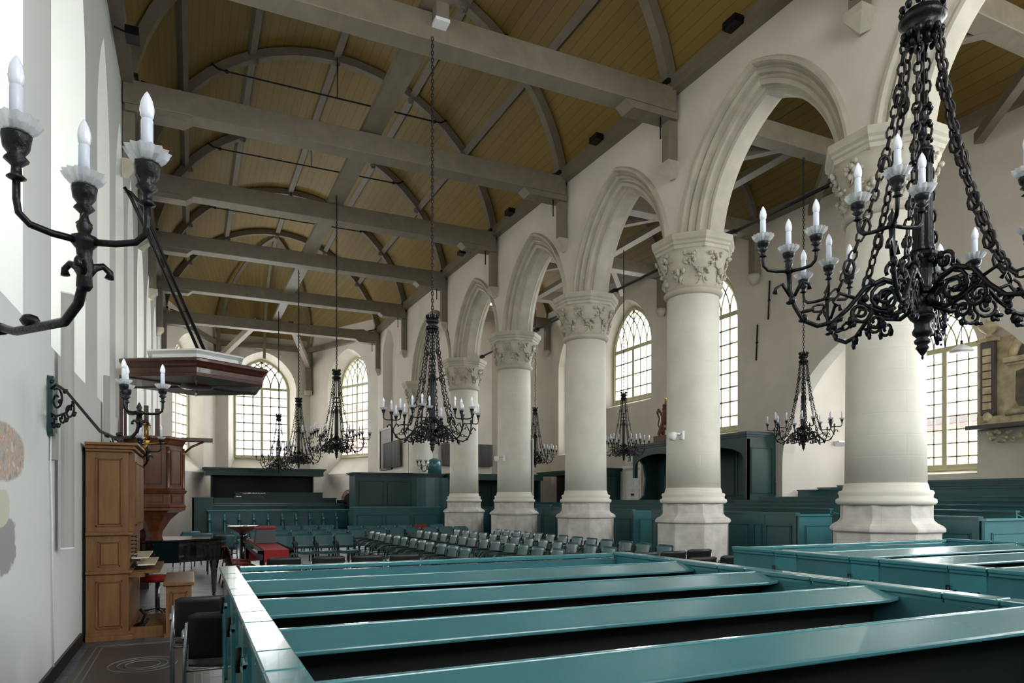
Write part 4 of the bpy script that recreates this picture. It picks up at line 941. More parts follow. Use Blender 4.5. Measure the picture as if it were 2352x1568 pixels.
# ================================================================ WALL BRACKETS
def bracket(plate, cl, zs, label, hidden=False):
    """scrolled iron bracket: zs = z of plate centre, arm low point, junction"""
    zp, zl, zj = zs
    t_ = thing('wall_sconce', label, 'wall light', (cl[0], cl[1], zl), 0, 'iron candle brackets on the left wall')
    P = Vector((plate[0]-cl[0], plate[1]-cl[1], 0)); D = P.normalized(); L = P.length
    X = lambda r, z: (D.x*r, D.y*r, z-zl)          # r measured from the stem towards the wall
    m = MB(); k = 10
    pl = [(X(L, 0)[0]-.0, X(L, 0)[1]+.055*math.cos(2*PI*i/24), zp-zl+.25*(1 if math.sin(2*PI*i/24) > 0 else -1)*min(1, abs(math.sin(2*PI*i/24))*.35+.75)) for i in range(24)]
    px = plate[0]-cl[0]
    q = [(.06*math.cos(a), (.2 if math.sin(a) > 0 else -.2)+.06*math.sin(a)) for a in [2*PI*i/24+.01 for i in range(24)]]
    m.add([(px+.001, P.y+a, zp-zl+z) for a, z in q]+[(px+.045, P.y+a, zp-zl+z) for a, z in q], [tuple(range(24)), tuple(range(24, 48))]+[(i, (i+1) % 24, 24+(i+1) % 24, 24+i) for i in range(24)])
    m.build('wall_plate', 'tealD', t_, bevel=.005)
    m = MB()
    m.tube([X(L-.03, zp+.13), X(L-.14, zp+.17), X(L-.3, zp+.1), X(L-.5, zp-.04), X(L*.4, zl+.06), X(L*.25, zl), X(.1, zl-.01), X(.03, zl+.03), X(0, zl+.09), X(0, zj)], [.012]*4+[.013]*6, 8)
    m.tube([X(L-.03, zp-.06), X(L-.14, zp-.1), X(L-.3, zp-.08), X(L-.42, zp+.0)], .01, 7)
    def sp(r, z, r0, r1, a0, tn):
        m.tube([X(L-r-(r0+(r1-r0)*i/16)*math.cos(a0+tn*2*PI*i/16), z+(r0+(r1-r0)*i/16)*math.sin(a0+tn*2*PI*i/16)) for i in range(17)], .009, 6)
    sp(.15, zp+.04, .1, .03, 2, -1.2); sp(.35, zp-.06, .08, .02, 1, -1.2); sp(.09, zp-.13, .05, .015, 0, 1.2); sp(.25, zp-.12, .05, .015, 3, 1.1)
    for r, z in ((.06, .2), (.1, -.18), (.2, .02), (.28, .1), (.3, -.14), (.42, -.1), (.05, -.06), (.17, -.18)):
        x = X(L-r, zp+z); m.ball(x, .018, 6, 4, (1, 1, 1.3)); m.ball((x[0]+.01, x[1]+.01, x[2]+.012), .012, 6, 4)
    for r in (.16, .28): x = X(L*r+.05, zl+.02); m.ball(x, .022, 6, 4, (1.2, 1.2, .9))
    m.build('scroll_arm', 'iron', t_)
    m = MB(); m.lathe([(.013, zl+.06-zl), (.02, .07), (.018, .1), (.024, .12), (.018, .15), (.02, zj-zl-.02), (.032, zj-zl-.005), (.032, zj-zl+.012), (.014, zj-zl+.02), (.02, zj-zl+.04), (.008, zj-zl+.07), (.002, zj-zl+.08)], 12)
    for a in (.4, 2.5, 4.6): m.tube([(0, 0, zj-zl-.1), (.022*math.cos(a), .022*math.sin(a), zj-zl-.065), (.045*math.cos(a), .045*math.sin(a), zj-zl-.055), (.062*math.cos(a), .062*math.sin(a), zj-zl-.068), (.06*math.cos(a), .06*math.sin(a), zj-zl-.085)], [.012, .012, .009, .009, .012], 8)
    m.build('stem', 'iron', t_)
    return t_
b1 = bracket((XL, 3.45), (-.26, 2.16), (2.3, 2.1, 2.29), 'iron wall bracket with three candle bulbs, largest, at the upper left edge')
for a in (97, 217, 337): candle_parts(b1, (0, 0), math.radians(a), .165, .19, 1.12, .0095, True, .03, 1.4)
b2 = bracket((XL, 7.07), (-.36, 5.95), (2.41, 2.09, 2.26), 'iron wall bracket with three candle bulbs, on a scrolled arm below the pulpit canopy')
for a in (-5, 125, 235): candle_parts(b2, (0, 0), math.radians(a), .16, .17, 1.1, .0095, True, .02, 1.3)
b3 = bracket((XL, 11.3), (-.53, 10.4), (2.35, 2.06, 2.25), 'iron wall bracket with three candle bulbs, in front of the wooden pulpit')
for a in (-5, 125, 235): candle_parts(b3, (0, 0), math.radians(a), .16, .19, 1.1, .0095, True, .0, 1.2)
b4 = bracket((8.25, 24.95), (7.65, 24.4), (2.85, 2.65, 2.85), 'small iron candle bracket over the far green stall')
for a in (180, 240, 0): candle_parts(b4, (0, 0), math.radians(a), .16, .2, 1.3, .01)
t_ = thing('bracket_board', 'small rounded green board behind the far candle bracket', 'mounting board', (8.25, 25.02, 2.6))
m = MB(); m.lathe([(.26, 0), (.26, .42), (.2, .52), (.08, .58)], 20, (.1, 0, 0)); m.build('board', 'teal', t_)
# ================================================================ PULPIT, ORGAN, PIANO
def hexa(r, rot=PI/6, c=(0, 0)): return [(c[0]+r*math.cos(rot+i*PI/3), c[1]+r*math.sin(rot+i*PI/3)) for i in range(6)]
t_ = thing('sounding_board', 'wide dark hexagonal wooden canopy hanging over the pulpit', 'canopy', (.08, 14.2, 3.72))
def hexl(m, prof, c=(0, 0, 0), rot=PI/6): m.lathe(prof, 6, c, smooth=False, rot=rot)
m = MB(); hexl(m, [(1.26, 0), (1.28, .0), (1.29, .05), (1.26, .06), (1.27, .14), (1.31, .17), (1.33, .2), (1.37, .23), (1.39, .24), (1.39, .28), (1.36, .3)]); m.build('rim_moulding', 'mahogD', t_)
m = MB(); hexl(m, [(1.25, .02), (1.0, .03), (.2, .035)]); m.build('underside', 'mahogD', t_)
m = MB()
for i in range(6):
    a = PI/6+i*PI/3; m.tube([(.25*math.cos(a), .25*math.sin(a), .0), (1.24*math.cos(a), 1.24*math.sin(a), .0)], .022, 6)
m.build('rib', 'mahog', t_)
m = MB(); m.lathe([(.05, -.06), (.26, -.04), (.33, 0), (.35, .03)], 32); m.build('rosette', 'mahogD', t_)
m = MB(); hexl(m, [(.9, .3), (.9, .34), (.82, .36), (.82, .46), (.92, .5), (.92, .53)]); m.build('white_crest', 'white', t_, label='white moulded top tier')
m = MB(); m.tube([(.25, .35, .5), (-.9, -.7, 3.0), (-1.02, -.8, 3.1), (-1.1, -.8, 3.12)], .035, 8); m.tube([(.1, -.1, .5), (-1.0, -.95, 2.95), (-1.1, -1.0, 3.1)], .03, 8); m.build('stay_rod', 'iron', t_)
t_ = thing('pulpit', 'six-sided brown wooden pulpit with panelled sides, behind the organ', 'pulpit', (-.6, 13.75, 0))
rp = 0
m = MB(); hexl(m, [(.02, .78), (.2, .8), (.22, .9), (.12, .95), (.14, 1.05), (.26, 1.25), (.4, 1.38), (.5, 1.42), (.5, 1.47)], rot=rp); m.build('stem', 'mahog', t_)
m = MB(); hexl(m, [(.5, 1.46), (.52, 1.48), (.5, 1.51), (.485, 1.52), (.485, 1.7), (.51, 1.72), (.53, 1.76), (.49, 1.78), (.46, 1.8), (.46, 2.55), (.48, 2.58), (.5, 2.63), (.54, 2.66), (.54, 2.7)], rot=rp); m.build('body', 'mahog', t_)
for i in range(6):
    a = PI/6+i*PI/3; ap = .46*math.cos(PI/6)
    N = Vector((-math.cos(a), -math.sin(a), 0)); U = Vector((-math.sin(a), math.cos(a), 0))
    T = fr(Vector((math.cos(a), math.sin(a), 0))*ap, U, N)
    m = MB(); panel(m, T, -.15, .15, 1.86, 2.48, 0, .012, .02); T = fr(Vector((math.cos(a), math.sin(a), 0))*(.485*math.cos(PI/6)), U, N); panel(m, T, -.17, .17, 1.54, 1.69, 0, .01, .015); m.build('panel', 'mahog', t_)
    a = i*PI/3; m = MB(); m.lathe([(.035, 1.78), (.03, 1.82), (.03, 2.4), (.04, 2.42), (.03, 2.44), (.03, 2.52)], 8, (.46*math.cos(a), .46*math.sin(a), 0)); m.build('corner_colonnette', 'mahog', t_)
m = MB(); m.box(-.52, -.42, -.05, .35, 1.4, 3.72); m.box(-.5, -.44, -.45, -.35, 2.6, 3.7); m.build('back_post', 'mahogD', t_)
m = MB(); m.box(-.18, -.1, .3, .4, 2.7, 3.3); m.box(.0, .08, .3, .42, 2.7, 3.25); m.build('door_post', 'mahogD', t_)
m = MB(); m.box(.42, .95, -.05, .2, 2.66, 2.72); m.tube([(.45, .05, 2.42), (.6, .05, 2.56), (.8, .05, 2.66)], .02, 6); m.build('bible_desk', 'mahogD', t_)
m = MB(); 
for q in range(4): m.tube([(-.1+.06*math.cos(q*PI/2), -.5+.06*math.sin(q*PI/2), 2.62), (-.1+.06*math.cos(q*PI/2), -.5+.06*math.sin(q*PI/2), 2.86)], .008, 5)
m.lathe([(.07, 2.86), (.08, 2.88), (.06, 2.9)], 12, (-.1, -.5, 0)); m.lathe([(.02, 2.45), (.06, 2.5), (.03, 2.55), (.08, 2.6), (.06, 2.62)], 12, (-.1, -.5, 0)); m.lathe([(.04, 2.64), (.008, 2.74), (.04, 2.84)], 10, (-.1, -.5, 0)); m.build('hourglass', 'brass', t_)
m = MB(); m.tube([(.3, -.35, 2.6), (-.1, -.6, 2.55), (-.5, -.55, 2.55)], .008, 5); m.lathe([(.0, 0), (.03, .01), (.03, .04), (.0, .05)], 10, (-.05, -.46, 2.35)); m.build('brass_rail', 'brass', t_)
m = MB()
for i in range(9): m.box(-.5, -.1, .35+i*.18, .55+i*.18, 0, 1.45-i*.16)
m.build('steps', 'mahogD', t_)

t_ = thing('pipe_organ', 'small upright oak organ with panelled side, against the left wall', 'organ', (XL+.04, 9.05, 0))
m = MB(); W, D = .44, 1.75
m.box(0, W, 0, D, 0, .1); m.box(.0, W-.02, .02, D-.02, .1, 2.18); m.build('case', 'oak', t_)
m = MB(); m.box(-.038, -.002, .1, .16, 0, 2.2); m.build('gap_strip', 'inner', t_, label='black strip between case and wall')  # thin black strip filling the gap between organ case and wall
m = MB()
for z, o in ((.76, .02), (1.2, .03)): m.box(-.0, W+o, -o, D, z, z+.035)
m.box(0, W+.03, -.03, D, 0, .06); m.box(0, W+.02, -.02, D, 2.15, 2.18); m.box(0, W+.05, -.05, D, 2.18, 2.22); m.box(0, W+.09, -.09, D, 2.22, 2.25); m.build('moulding', 'oak', t_, bevel=.006)
T = lambda u, n, z: (u, .02+n, z)
m = MB(); panel(m, T, .1, .36, 1.3, 2.08, 0, .018, .03); panel(m, T, .12, .34, .84, 1.13, 0, .018, .02); panel(m, T, .1, .36, .14, .68, 0, .018, .03); m.build('side_panel', 'oak', t_)
m = MB(); m.box(.02, W-.06, D+.02, D+.9, 0, 2.3); m.box(.0, W, D-.02, D+.95, 2.3, 2.36); m.build('rear_case', 'oak', t_)
m = MB(); m.box(W-.02, W+.04, .12, D-.1, 1.22, 2.15); 
T = lambda u, n, z: (W+.04-n, u, z)
panel(m, T, .2, .8, 1.3, 2.05, 0, .012, .03); panel(m, T, .88, 1.5, 1.3, 2.05, 0, .012, .03); m.build('front_doors', 'oak', t_)
kd = None
m = MB(); m.box(W-.02, W+.14, .12, D-.15, .7, .76); m.box(W, W+.3, .2, D-.25, .735, .77); kd = m.build('key_desk', 'oak', t_)
for q in range(2):
    z = .79+q*.085
    m = MB(); m.box(W, W+.16-.07*q, .26, D-.3, z, z+.03); m.build('keyboard', 'piano', kd)
    m = MB(); m.box(W+.06-.07*q, W+.24-.07*q, .3, D-.34, z+.03, z+.045); m.build('keys', 'ivory', kd)
m = MB()
for r in range(6):
    for y in (.1, .16): m = MB(); m.tube([(W, y, .95+r*.045), (W+.05, y, .95+r*.045)], .006, 6); m.ball((W+.055, y, .95+r*.045), .014, 8, 6); m.build('stop_knob', 'piano', t_)
m = MB()
for k in range(16): m.box(W+.04, W+.62, .15+k*.075, .19+k*.075, .06, .09)
m.box(W, W+.66, .08, 1.4, .0, .05); m.box(W, W+.66, .05, .09, 0, .13); m.build('pedal_board', 'oak', t_)
m = MB(); m.tube([(W+.02, .3, .1), (W+.1, .3, .14), (W+.14, .3, .24), (W+.08, .3, .3)], .018, 8); m.tube([(W+.02, .2, .1), (W+.12, .2, .12), (W+.18, .2, .2)], .018, 8); m.build('swell_pedal', 'iron', t_)
t_ = thing('organ_bench', 'oak bench with panelled ends, right of the organ', 'bench', (-.27, 8.98, 0))
m = MB(); m.box(-.03, .3, -.04, 1.3, .6, .64); m.build('seat', 'oak', t_, bevel=.008)
for y in (0, 1.2):
    m = MB(); m.box(0, .27, y, y+.06, .05, .6); m.box(-.02, .29, y-.02, y+.08, 0, .05); T = lambda u, n, z: (u, y+n, z); panel(m, T, .05, .22, .12, .53, 0, .014, .02); m.build('side_panel', 'oak', t_)
m = MB(); m.box(.1, .17, .06, 1.2, .1, .16); m.build('stretcher', 'oak', t_)

t_ = thing('grand_piano', 'black grand piano with closed lid, between the organ and the chairs', 'piano', (-.98, 11.95, 0))
out = [(0, 0), (.3, -.02), (.6, .0), (.95, .12), (1.2, .3), (1.38, .42), (1.5, .62), (1.5, .9), (1.38, 1.12), (1.1, 1.3), (.6, 1.4), (0, 1.42)]
out = [(x, y) for x, y in [(0, .0), (.45, .0), (.8, .06), (1.05, .2), (1.25, .3), (1.42, .38), (1.5, .55), (1.5, .85), (1.38, 1.1), (1.05, 1.3), (.6, 1.4), (0, 1.42)]]
m = MB(); m.prism(out, .62, .94); m.build('rim', 'piano', t_, bevel=.008)
m = MB(); m.prism([(x*1.01+(.0 if x else -.02), y) for x, y in out], .945, .975); m.build('lid', 'piano', t_, bevel=.006)
m = MB(); m.box(-.12, 0, .02, 1.4, .6, .68); m.build('key_bed', 'piano', t_)
m = MB(); m.box(-.11, -.01, .12, 1.3, .68, .705); m.build('keys', 'ivory', t_)
for x, y in ((1.32, .62), (.05, .14), (.05, 1.28)):
    m = MB(); m.lathe([(.03, .06), (.035, .1), (.045, .4), (.07, .55), (.075, .62)], 6, (x, y, 0), smooth=False); m.ball((x, y, .03), .03, 8, 5); m.build('leg', 'piano', t_)
m = MB(); m.tube([(.0, .6, .62), (.02, .66, .12)], .015, 6); m.tube([(.0, .8, .62), (.02, .74, .12)], .015, 6); m.box(-.08, .06, .6, .8, .08, .14); m.build('pedal_lyre', 'piano', t_)

# ================================================================ TABLES
t_ = thing('church_table', 'long dark table under a red runner, in the open floor left of the chairs', 'table', (.99, 12.15, 0))
m = MB(); m.box(0, .58, 0, 3.65, .71, .76); m.build('table_top', 'piano', t_, bevel=.006)
m = MB(); m.box(.04, .54, .05, 3.6, .6, .71); m.build('apron', 'chairk', t_)
for x in (.04, .48):
    for y in (.06, 3.5): m = MB(); m.box(x, x+.07, y, y+.07, 0, .6); m.build('leg', 'piano', t_)
m = MB(); m.box(.1, .5, -.004, 3.66, .762, .768); m.box(.1, .5, -.01, -.003, .06, .768); m.box(.1, .5, 3.655, 3.665, .3, .768)
tag(m.build('table_runner', 'red', None, 'red cloth runner hanging over the near end of the long table', 'cloth', bevel=.003, loc=(.99, 12.15, 0)))
t_ = thing('table_lectern', 'small black slanted lectern with red top, standing on the red runner', 'lectern', (1.3, 14.2, .768))
m = MB(); m.add([(-.2, -.1, 0), (.2, -.1, 0), (.2, .22, 0), (-.2, .22, 0), (-.17, -.06, .27), (.17, -.06, .27), (.17, .16, .3), (-.17, .16, .3)], [(0, 3, 2, 1), (4, 5, 6, 7), (0, 1, 5, 4), (1, 2, 6, 5), (2, 3, 7, 6), (3, 0, 4, 7)]); m.build('body', 'chairk', t_, bevel=.004)
m = MB(); m.add([(-.2, -.09, .27), (.2, -.09, .275), (.2, .2, .31), (-.2, .2, .305), (-.2, -.09, .29), (.2, -.09, .295), (.2, .2, .33), (-.2, .2, .325)], [(0, 3, 2, 1), (4, 5, 6, 7), (0, 1, 5, 4), (1, 2, 6, 5), (2, 3, 7, 6), (3, 0, 4, 7)]); m.build('top', 'red', t_)
t_ = thing('round_font', 'round brown bowl on a dark pedestal behind the long table', 'font', (1.07, 17.0, 0))
m = MB(); m.lathe([(.06, .82), (.18, .88), (.29, .95), (.34, 1.0), (.33, 1.01), (.2, .97), (.05, .96)], 32); m.build('bowl', 'mahog', t_)
m = MB(); m.lathe([(.22, 0), (.2, .05), (.08, .1), (.07, .75), (.1, .83)], 20); m.build('pedestal', 'piano', t_)

# ================================================================ CHAIRS
def plate(m, P, th):
    """curved sheet through a grid of points, given thickness along y/z"""
    rows, cols = len(P), len(P[0]); o = Vector(th)
    vs = [Vector(p) for r in P for p in r]+[Vector(p)+o for r in P for p in r]; n = rows*cols
    fs = []
    for i in range(rows-1):
        for j in range(cols-1):
            a = i*cols+j; fs += [(a, a+1, a+cols+1, a+cols), (n+a, n+a+cols, n+a+cols+1, n+a+1)]
    for j in range(cols-1):
        fs += [(j, n+j, n+j+1, j+1), ((rows-1)*cols+j, (rows-1)*cols+j+1, n+(rows-1)*cols+j+1, n+(rows-1)*cols+j)]
    for i in range(rows-1):
        fs += [(i*cols, (i+1)*cols, n+(i+1)*cols, n+i*cols), (i*cols+cols-1, n+i*cols+cols-1, n+(i+1)*cols+cols-1, (i+1)*cols+cols-1)]
    return m.add(vs, fs, True)
def chair(name, ms, mf, arms=True, cushion=None, back=None):
    """faces +y"""
    t_ = thing(name, 'x', 'chair')
    m = MB(); g = [[(x, y, .44+.02*abs(x/.22)**2*1.0-(.03*max(0, (y-.12)/.1)**2)) for x in (-.22, -.15, -.07, 0, .07, .15, .22)] for y in (-.2, -.1, 0, .1, .17, .23)]
    plate(m, g, (0, 0, -.014)); m.build('seat', cushion or ms, t_)
    m = MB(); g = [[(x, -.2-.09*(z-.5)/.33-.035*(1-(x/.22)**2), z-(.02 if (abs(x) > .2 and z > .8) else 0)) for x in (-.22, -.17, -.09, 0, .09, .17, .22)] for z in (.5, .58, .68, .78, .83)]
    plate(m, g, (0, -.014, 0)); m.build('backrest', back or ms, t_)
    for s_ in (-1, 1):
        x = .245*s_
        m = MB(); m.tube([(x, .24, 0), (x, .2, .42), (x, .19, .5)] if arms else [(x*.9, .22, 0), (x*.9, .2, .43)], .014, 6); m.build('leg', mf, t_)
        m = MB(); m.tube([(x*(1 if arms else .9), -.28, 0), (x*(1 if arms else .9), -.2, .44), (x*.93, -.27, .76)], .013, 6); m.build('leg', mf, t_)
        if arms:
            m = MB(); m.tube([(x, .19, .5), (x, .17, .59), (x, .1, .645), (x, 0, .66), (x, -.24, .65)], [.015, .017, .019, .02, .018], 6); m.build('armrest', mf, t_)
    m = MB(); m.tube([(-.24, .19, .415), (.24, .19, .415)], .011, 5); m.tube([(-.24, -.2, .415), (.24, -.2, .415)], .011, 5); m.build('stretcher', mf, t_)
    return t_
first = {}
def put(kind, x, y, rz, label, group=None, z=0):
    if kind not in first:
        if kind == 'g': o = chair('armchair', 'chairg', 'chairf')
        if kind == 'k': o = chair('stacking_chair', 'chairk', 'chrome', True)
        if kind == 'r': o = chair('armchair', 'chairg', 'chairf', True, back='red', cushion='red')
        if kind == 'w': o = chair('wooden_chair', 'lion', 'lion', False, cushion='red')
        first[kind] = o; kids(o)
    else: o = dup(first[kind])
    place(o, (x, y, z), rz, label)
    if group: o['group'] = group
    elif 'group' in o: del o['group']
    return o
rn = random.Random(5)
ROW = [(3.72, 10.45, 12, .585, 'leftmost long row'), (4.97, 9.66, 13, .6, 'second long row'), (5.97, 9.7, 13, .6, 'third long row'), (7.12, 9.72, 13, .6, 'long row nearest the columns')]
for x, y0, n, st, nm in ROW:
    for k in range(n):
        put('g', x+rn.uniform(-.02, .02), y0+k*st, PI/2+rn.uniform(-.04, .04), 'green armchair, %s from the near end, in the %s' % (ORD[k], nm), 'green armchairs in the long rows')
for k in range(7):
    put('g', 4.3+k*.49, 18.9+rn.uniform(-.04, .04), PI+rn.uniform(-.1, .1), 'green armchair facing us across the far end, %s from the left' % ORD[k].replace('nearest', 'first'), 'green armchairs across the far end')
for k in range(6):
    red = k == 4
    put('r' if red else 'g', 4.5+k*.52, 20.8, PI, 'red-backed armchair among green ones in the rearmost cross row' if red else 'green armchair in the rearmost cross row, %s from the left' % ORD[k].replace('nearest', 'first'), 'rearmost cross row of armchairs')
for r_, (yy, x0, n, nm) in enumerate(((16.0, 1.87, 4, 'front cross row by the long table'), (18.4, 1.55, 6, 'middle cross row by the long table'), (21.6, 1.3, 6, 'cross row before the choir stalls'))):
    for k in range(n):
        put('g', x0+k*(.45 if r_ == 0 else .5), yy, PI, 'green armchair, %s from the left in the %s' % (ORD[k].replace('nearest', 'first'), nm), 'green armchairs, '+nm)
for k, (x, y) in enumerate(((.15, 17.3), (.62, 16.4), (-.1, 18.6))):
    put('g', x, y, PI-.3, 'dark green armchair beside the grand piano, '+['middle', 'nearest', 'farthest'][k]+' of three', 'armchairs beside the piano')
for k, (x, y) in enumerate(((1.14, 10.1), (1.72, 10.02), (2.25, 9.98), (2.78, 9.95))):
    put('k', x, y, 0, 'black chair seen from behind just past the foreground pew, %s from the left' % ORD[k].replace('nearest', 'first'), 'black chairs past the foreground pew')
for k, (x, y) in enumerate(((6.12, 8.75), (6.68, 8.8), (7.3, 8.95), (6.35, 7.75), (6.95, 7.8), (7.5, 8.1))):
    put('k', x, y, -.12, 'black chair left of the right-hand pew box, '+['back row left', 'back row middle', 'back row right by the column', 'front row left', 'front row middle', 'front row right'][k], 'black chairs by the second column')
put('k', .1, 6.4, 0, 'black chair with chrome arms beside the foreground pew, farther of two', 'black chairs beside the foreground pew')
put('k', .2, 5.5, 0, 'black chair with chrome arms beside the foreground pew, nearer of two', 'black chairs beside the foreground pew')
for k, (x, y) in enumerate(((.82, 12.75), (.8, 13.5), (.78, 14.25))):
    put('w', x, y, -PI/2+.1, 'dark wooden chair with red seat at the long table, '+['nearest', 'middle', 'farthest'][k], 'red-seated chairs at the table')
t_ = thing('chair_stack', 'stack of dark chairs by the arched doorway in the apse', 'chair stack', (6.2, 31.6, 0))
for k in range(9):
    m = MB(); m.box(-.22, .22, -.2, .2, .4+k*.1, .42+k*.1); m.build('seat', 'chairk', t_); m = MB(); m.box(-.22, .22, .2, .22, .5+k*.1, .8+k*.1); m.build('backrest', 'chairk', t_)
m = MB()
for x in (-.2, .2):
    for y in (-.2, .2): m.tube([(x, y, 0), (x, y, .42)], .012, 5)
m.build('leg', 'chrome', t_)
t_ = thing('swivel_stool', 'red-cushioned stool on a wheeled chrome base under the piano', 'stool', (-.42, 10.75, 0))
m = MB(); m.lathe([(.02, .47), (.2, .48), (.22, .51), (.2, .55), (.1, .565), (.01, .57)], 20); m.build('cushion', 'red', t_)
m = MB(); m.tube([(0, 0, .08), (0, 0, .48)], .025, 8)
for k in range(5): a = k*2*PI/5; m.tube([(0, 0, .1), (.24*math.cos(a), .24*math.sin(a), .06)], .014, 6); m.ball((.24*math.cos(a), .24*math.sin(a), .03), .03, 8, 5)
m.build('base', 'chrome', t_)
t_ = thing('piano_bench', 'low black bench at the piano keyboard', 'bench', (-.2, 11.3, 0))
m = MB(); m.box(-.3, .2, 0, .35, .42, .48); m.build('seat', 'piano', t_, bevel=.01)
for x in (-.28, .14):
    for y in (.02, .28): m = MB(); m.box(x, x+.05, y, y+.05, 0, .42); m.build('leg', 'piano', t_)

# ================================================================ THINGS ON THE WALLS
def sp(loc, hgt, wd, label, rz, grp=None):
    t_ = thing('line_loudspeaker', label, 'loudspeaker', loc, rz, grp)
    m = MB(); P = [(-wd/2, .0)]+[(wd/2*math.cos(PI-PI*i/10), wd*.55*math.sin(PI*i/10)) for i in range(1, 10)]+[(wd/2, 0)]
    m.prism(P[::-1], 0, hgt, smooth=False); m.build('housing', 'grey', t_)
    m = MB(); m.prism([(x*1.03, y*1.03-.002) for x, y in P[::-1]], -.012, 0); m.build('end_cap', 'white', t_); m = MB(); m.prism([(x*1.03, y*1.03-.002) for x, y in P[::-1]], hgt, hgt+.012); m.build('end_cap', 'white', t_)
    return t_
sp((XL+.05, 7.45, 1.17), 2.3, .17, 'tall pale grey column loudspeaker on the left wall beside the iron bracket', -PI/2)
sp((XL+.03, 10.95, 2.2), 1.1, .13, 'short pale grey column loudspeaker on the left wall, above the organ', -PI/2)
sp((8.72, 17.55, 1.55), 1.75, .14, 'thin white column loudspeaker on the right side of the fourth column', -PI/2)
t_ = thing('junction_box', 'small grey junction box with a cable under the iron bracket', 'junction box', (XL, 7.12, 1.9))
m = MB(); m.box(0, .05, -.0, .14, .05, .28); m.build('box', 'grey', t_); m = MB(); m.tube([(.015, -.01, .3), (.015, -.02, 0), (.015, .05, -.5), (.015, .12, -1.85)], .007, 5); m.build('cable', 'white', t_)
m = MB(); m.box(0, .025, Y0, 8.95, 0, .13); m.build('baseboard_left', 'iron', kind='structure', loc=(XL, 0, 0))
for nm, y, z, lb in (('ceiling_camera', 10.07, 2.72, 'white dome camera on the second column from the right'), ('ceiling_camera', 17.78, 2.74, 'white dome camera on the fourth column from the right')):
    t_ = thing('dome_camera', lb, 'camera', (8.3-.47*.9, y-.47*.42, z))
    m = MB(); m.box(-.02, .03, -.06, .06, -.05, .1); m.tube([(0, 0, .05), (-.2, -.05, .05)], .02, 6); m.build('arm', 'white', t_)
    m = MB(); m.lathe([(.03, -.08), (.06, -.05), (.07, 0), (.07, .06), (.03, .07)], 16, (-.24, -.06, 0)); m.build('housing', 'white', t_)
def light_box(x, y, z, label):
    t_ = thing('floodlight', label, 'floodlight', (x, y, z)); m = MB(); m.box(-.1, .1, -.09, .09, 0, .34); m.build('housing', 'beam', t_)
    m = MB(); m.box(-.11, .11, -.1, .1, -.05, 0); m.build('lens', 'white', t_); return t_
light_box(3.37, 9.8, 8.72, 'box floodlight with pale lens on the near tie beam')
for k, (x, y, z) in enumerate(((1730, 25, 0), (1405, 308, 0), (1212, 468, 0), (1082, 580, 0))):
    yy = [8.3, 12.3, 16.6, 20.2][k]
    t_ = thing('spotlight', 'small black spotlight on the right wall plate, %s along' % ORD[k], 'spotlight', (XR-.25, yy, 9.05+dz(yy)), 0, 'black spotlights on the right wall plate')
    m = MB(); m.box(-.12, .05, -.14, .14, -.08, .04); m.build('head', 'iron', t_); m = MB(); m.tube([(.05, -.14, 0), (.2, -.14, .05), (.2, .14, .05), (.05, .14, 0)], .012, 5); m.build('bracket', 'iron', t_)
for k, yy in enumerate((12.1, 16.1)):
    t_ = thing('spotlight', 'small black spotlight on the left wall plate, %s' % ['nearer', 'farther'][k], 'spotlight', (XL+.25, yy, 8.75), 0, 'black spotlights on the left wall plate')
    m = MB(); m.box(-.05, .14, -.14, .14, -.08, .05); m.build('head', 'iron', t_); m = MB(); m.tube([(-.2, 0, .05), (0, 0, 0)], .015, 5); m.build('bracket', 'iron', t_)
t_ = thing('notice_board', 'framed dark text board on the white wall beyond the columns', 'notice board', (XR, 29.4, 3.0))
m = MB(); m.box(-.05, 0, 0, 1.9, 0, 1.75); m.build('board', 'board', t_); m = MB()
for a in ((-.08, 0, -.06, 1.96, 1.72, 1.82), (-.08, 0, -.06, 1.96, -.06, .03), (-.08, 0, -.06, .03, 0, 1.75), (-.08, 0, 1.87, 1.96, 0, 1.75)): m.box(*a)
m.build('frame', 'iron', t_)
def grille(x0, x1, y0, y1, z0, z1, label):
    t_ = thing('wall_grille', label, 'grille', (x0, y0, z0)); m = MB(); m.box(0, x1-x0, 0, y1-y0, 0, z1-z0); m.build('panel', 'mesh', t_)
    m = MB(); n = 16
    for i in range(n+1):
        if x1-x0 > y1-y0: u = (x1-x0)*i/n; m.box(u-.012, u+.012, -.025, 0, 0, z1-z0)
        else: u = (y1-y0)*i/n; m.box(-.025, 0, u-.012, u+.012, 0, z1-z0)
    m.build('slats', 'slate', t_)
grille(XR-.16, XR-.1, 27.8, 30.3, 3.0, 4.1, 'grey slatted grille in front of the framed text board')
grille(9.6, 10.5, 27.7, 27.78, 3.05, 4.0, 'grey slatted grille left of the fifth column, half hidden')
grille(11.15, 11.85, 27.66, 27.74, 3.05, 4.0, 'grey slatted grille between the fourth and fifth columns')
t_ = thing('door_2', 'white panelled door with a brown frame', 'door', (XO, 19.3, .9)); del t_['label']; del t_['category']; t_['kind'] = 'structure'
m = MB(); m.box(-.04, 0, .08, .98, 0, 1.72); T = lambda u, n, z: (-.04+n, u, z)
for u in (.16, .57):
    for z0, z1 in ((.12, .55), (.65, 1.08), (1.18, 1.6)): panel(m, T, u, u+.33, z0, z1, 0, .012, .02)
m.build('leaf', 'white', t_, kind='structure')
m = MB(); m.box(-.08, 0, 0, .08, 0, 1.8); m.box(-.08, 0, .98, 1.06, 0, 1.8); m.box(-.1, 0, -.03, 1.09, 1.8, 1.88); m.build('door_frame', 'white', t_, kind='structure')
m = MB(); m.box(-.07, -.04, .45, .62, .85, .92); m.build('letter_plate', 'iron', t_, kind='structure')
t_ = thing('exit_sign', 'green and white exit sign above the white aisle door', 'sign', (XO-.12, 19.75, 2.88))
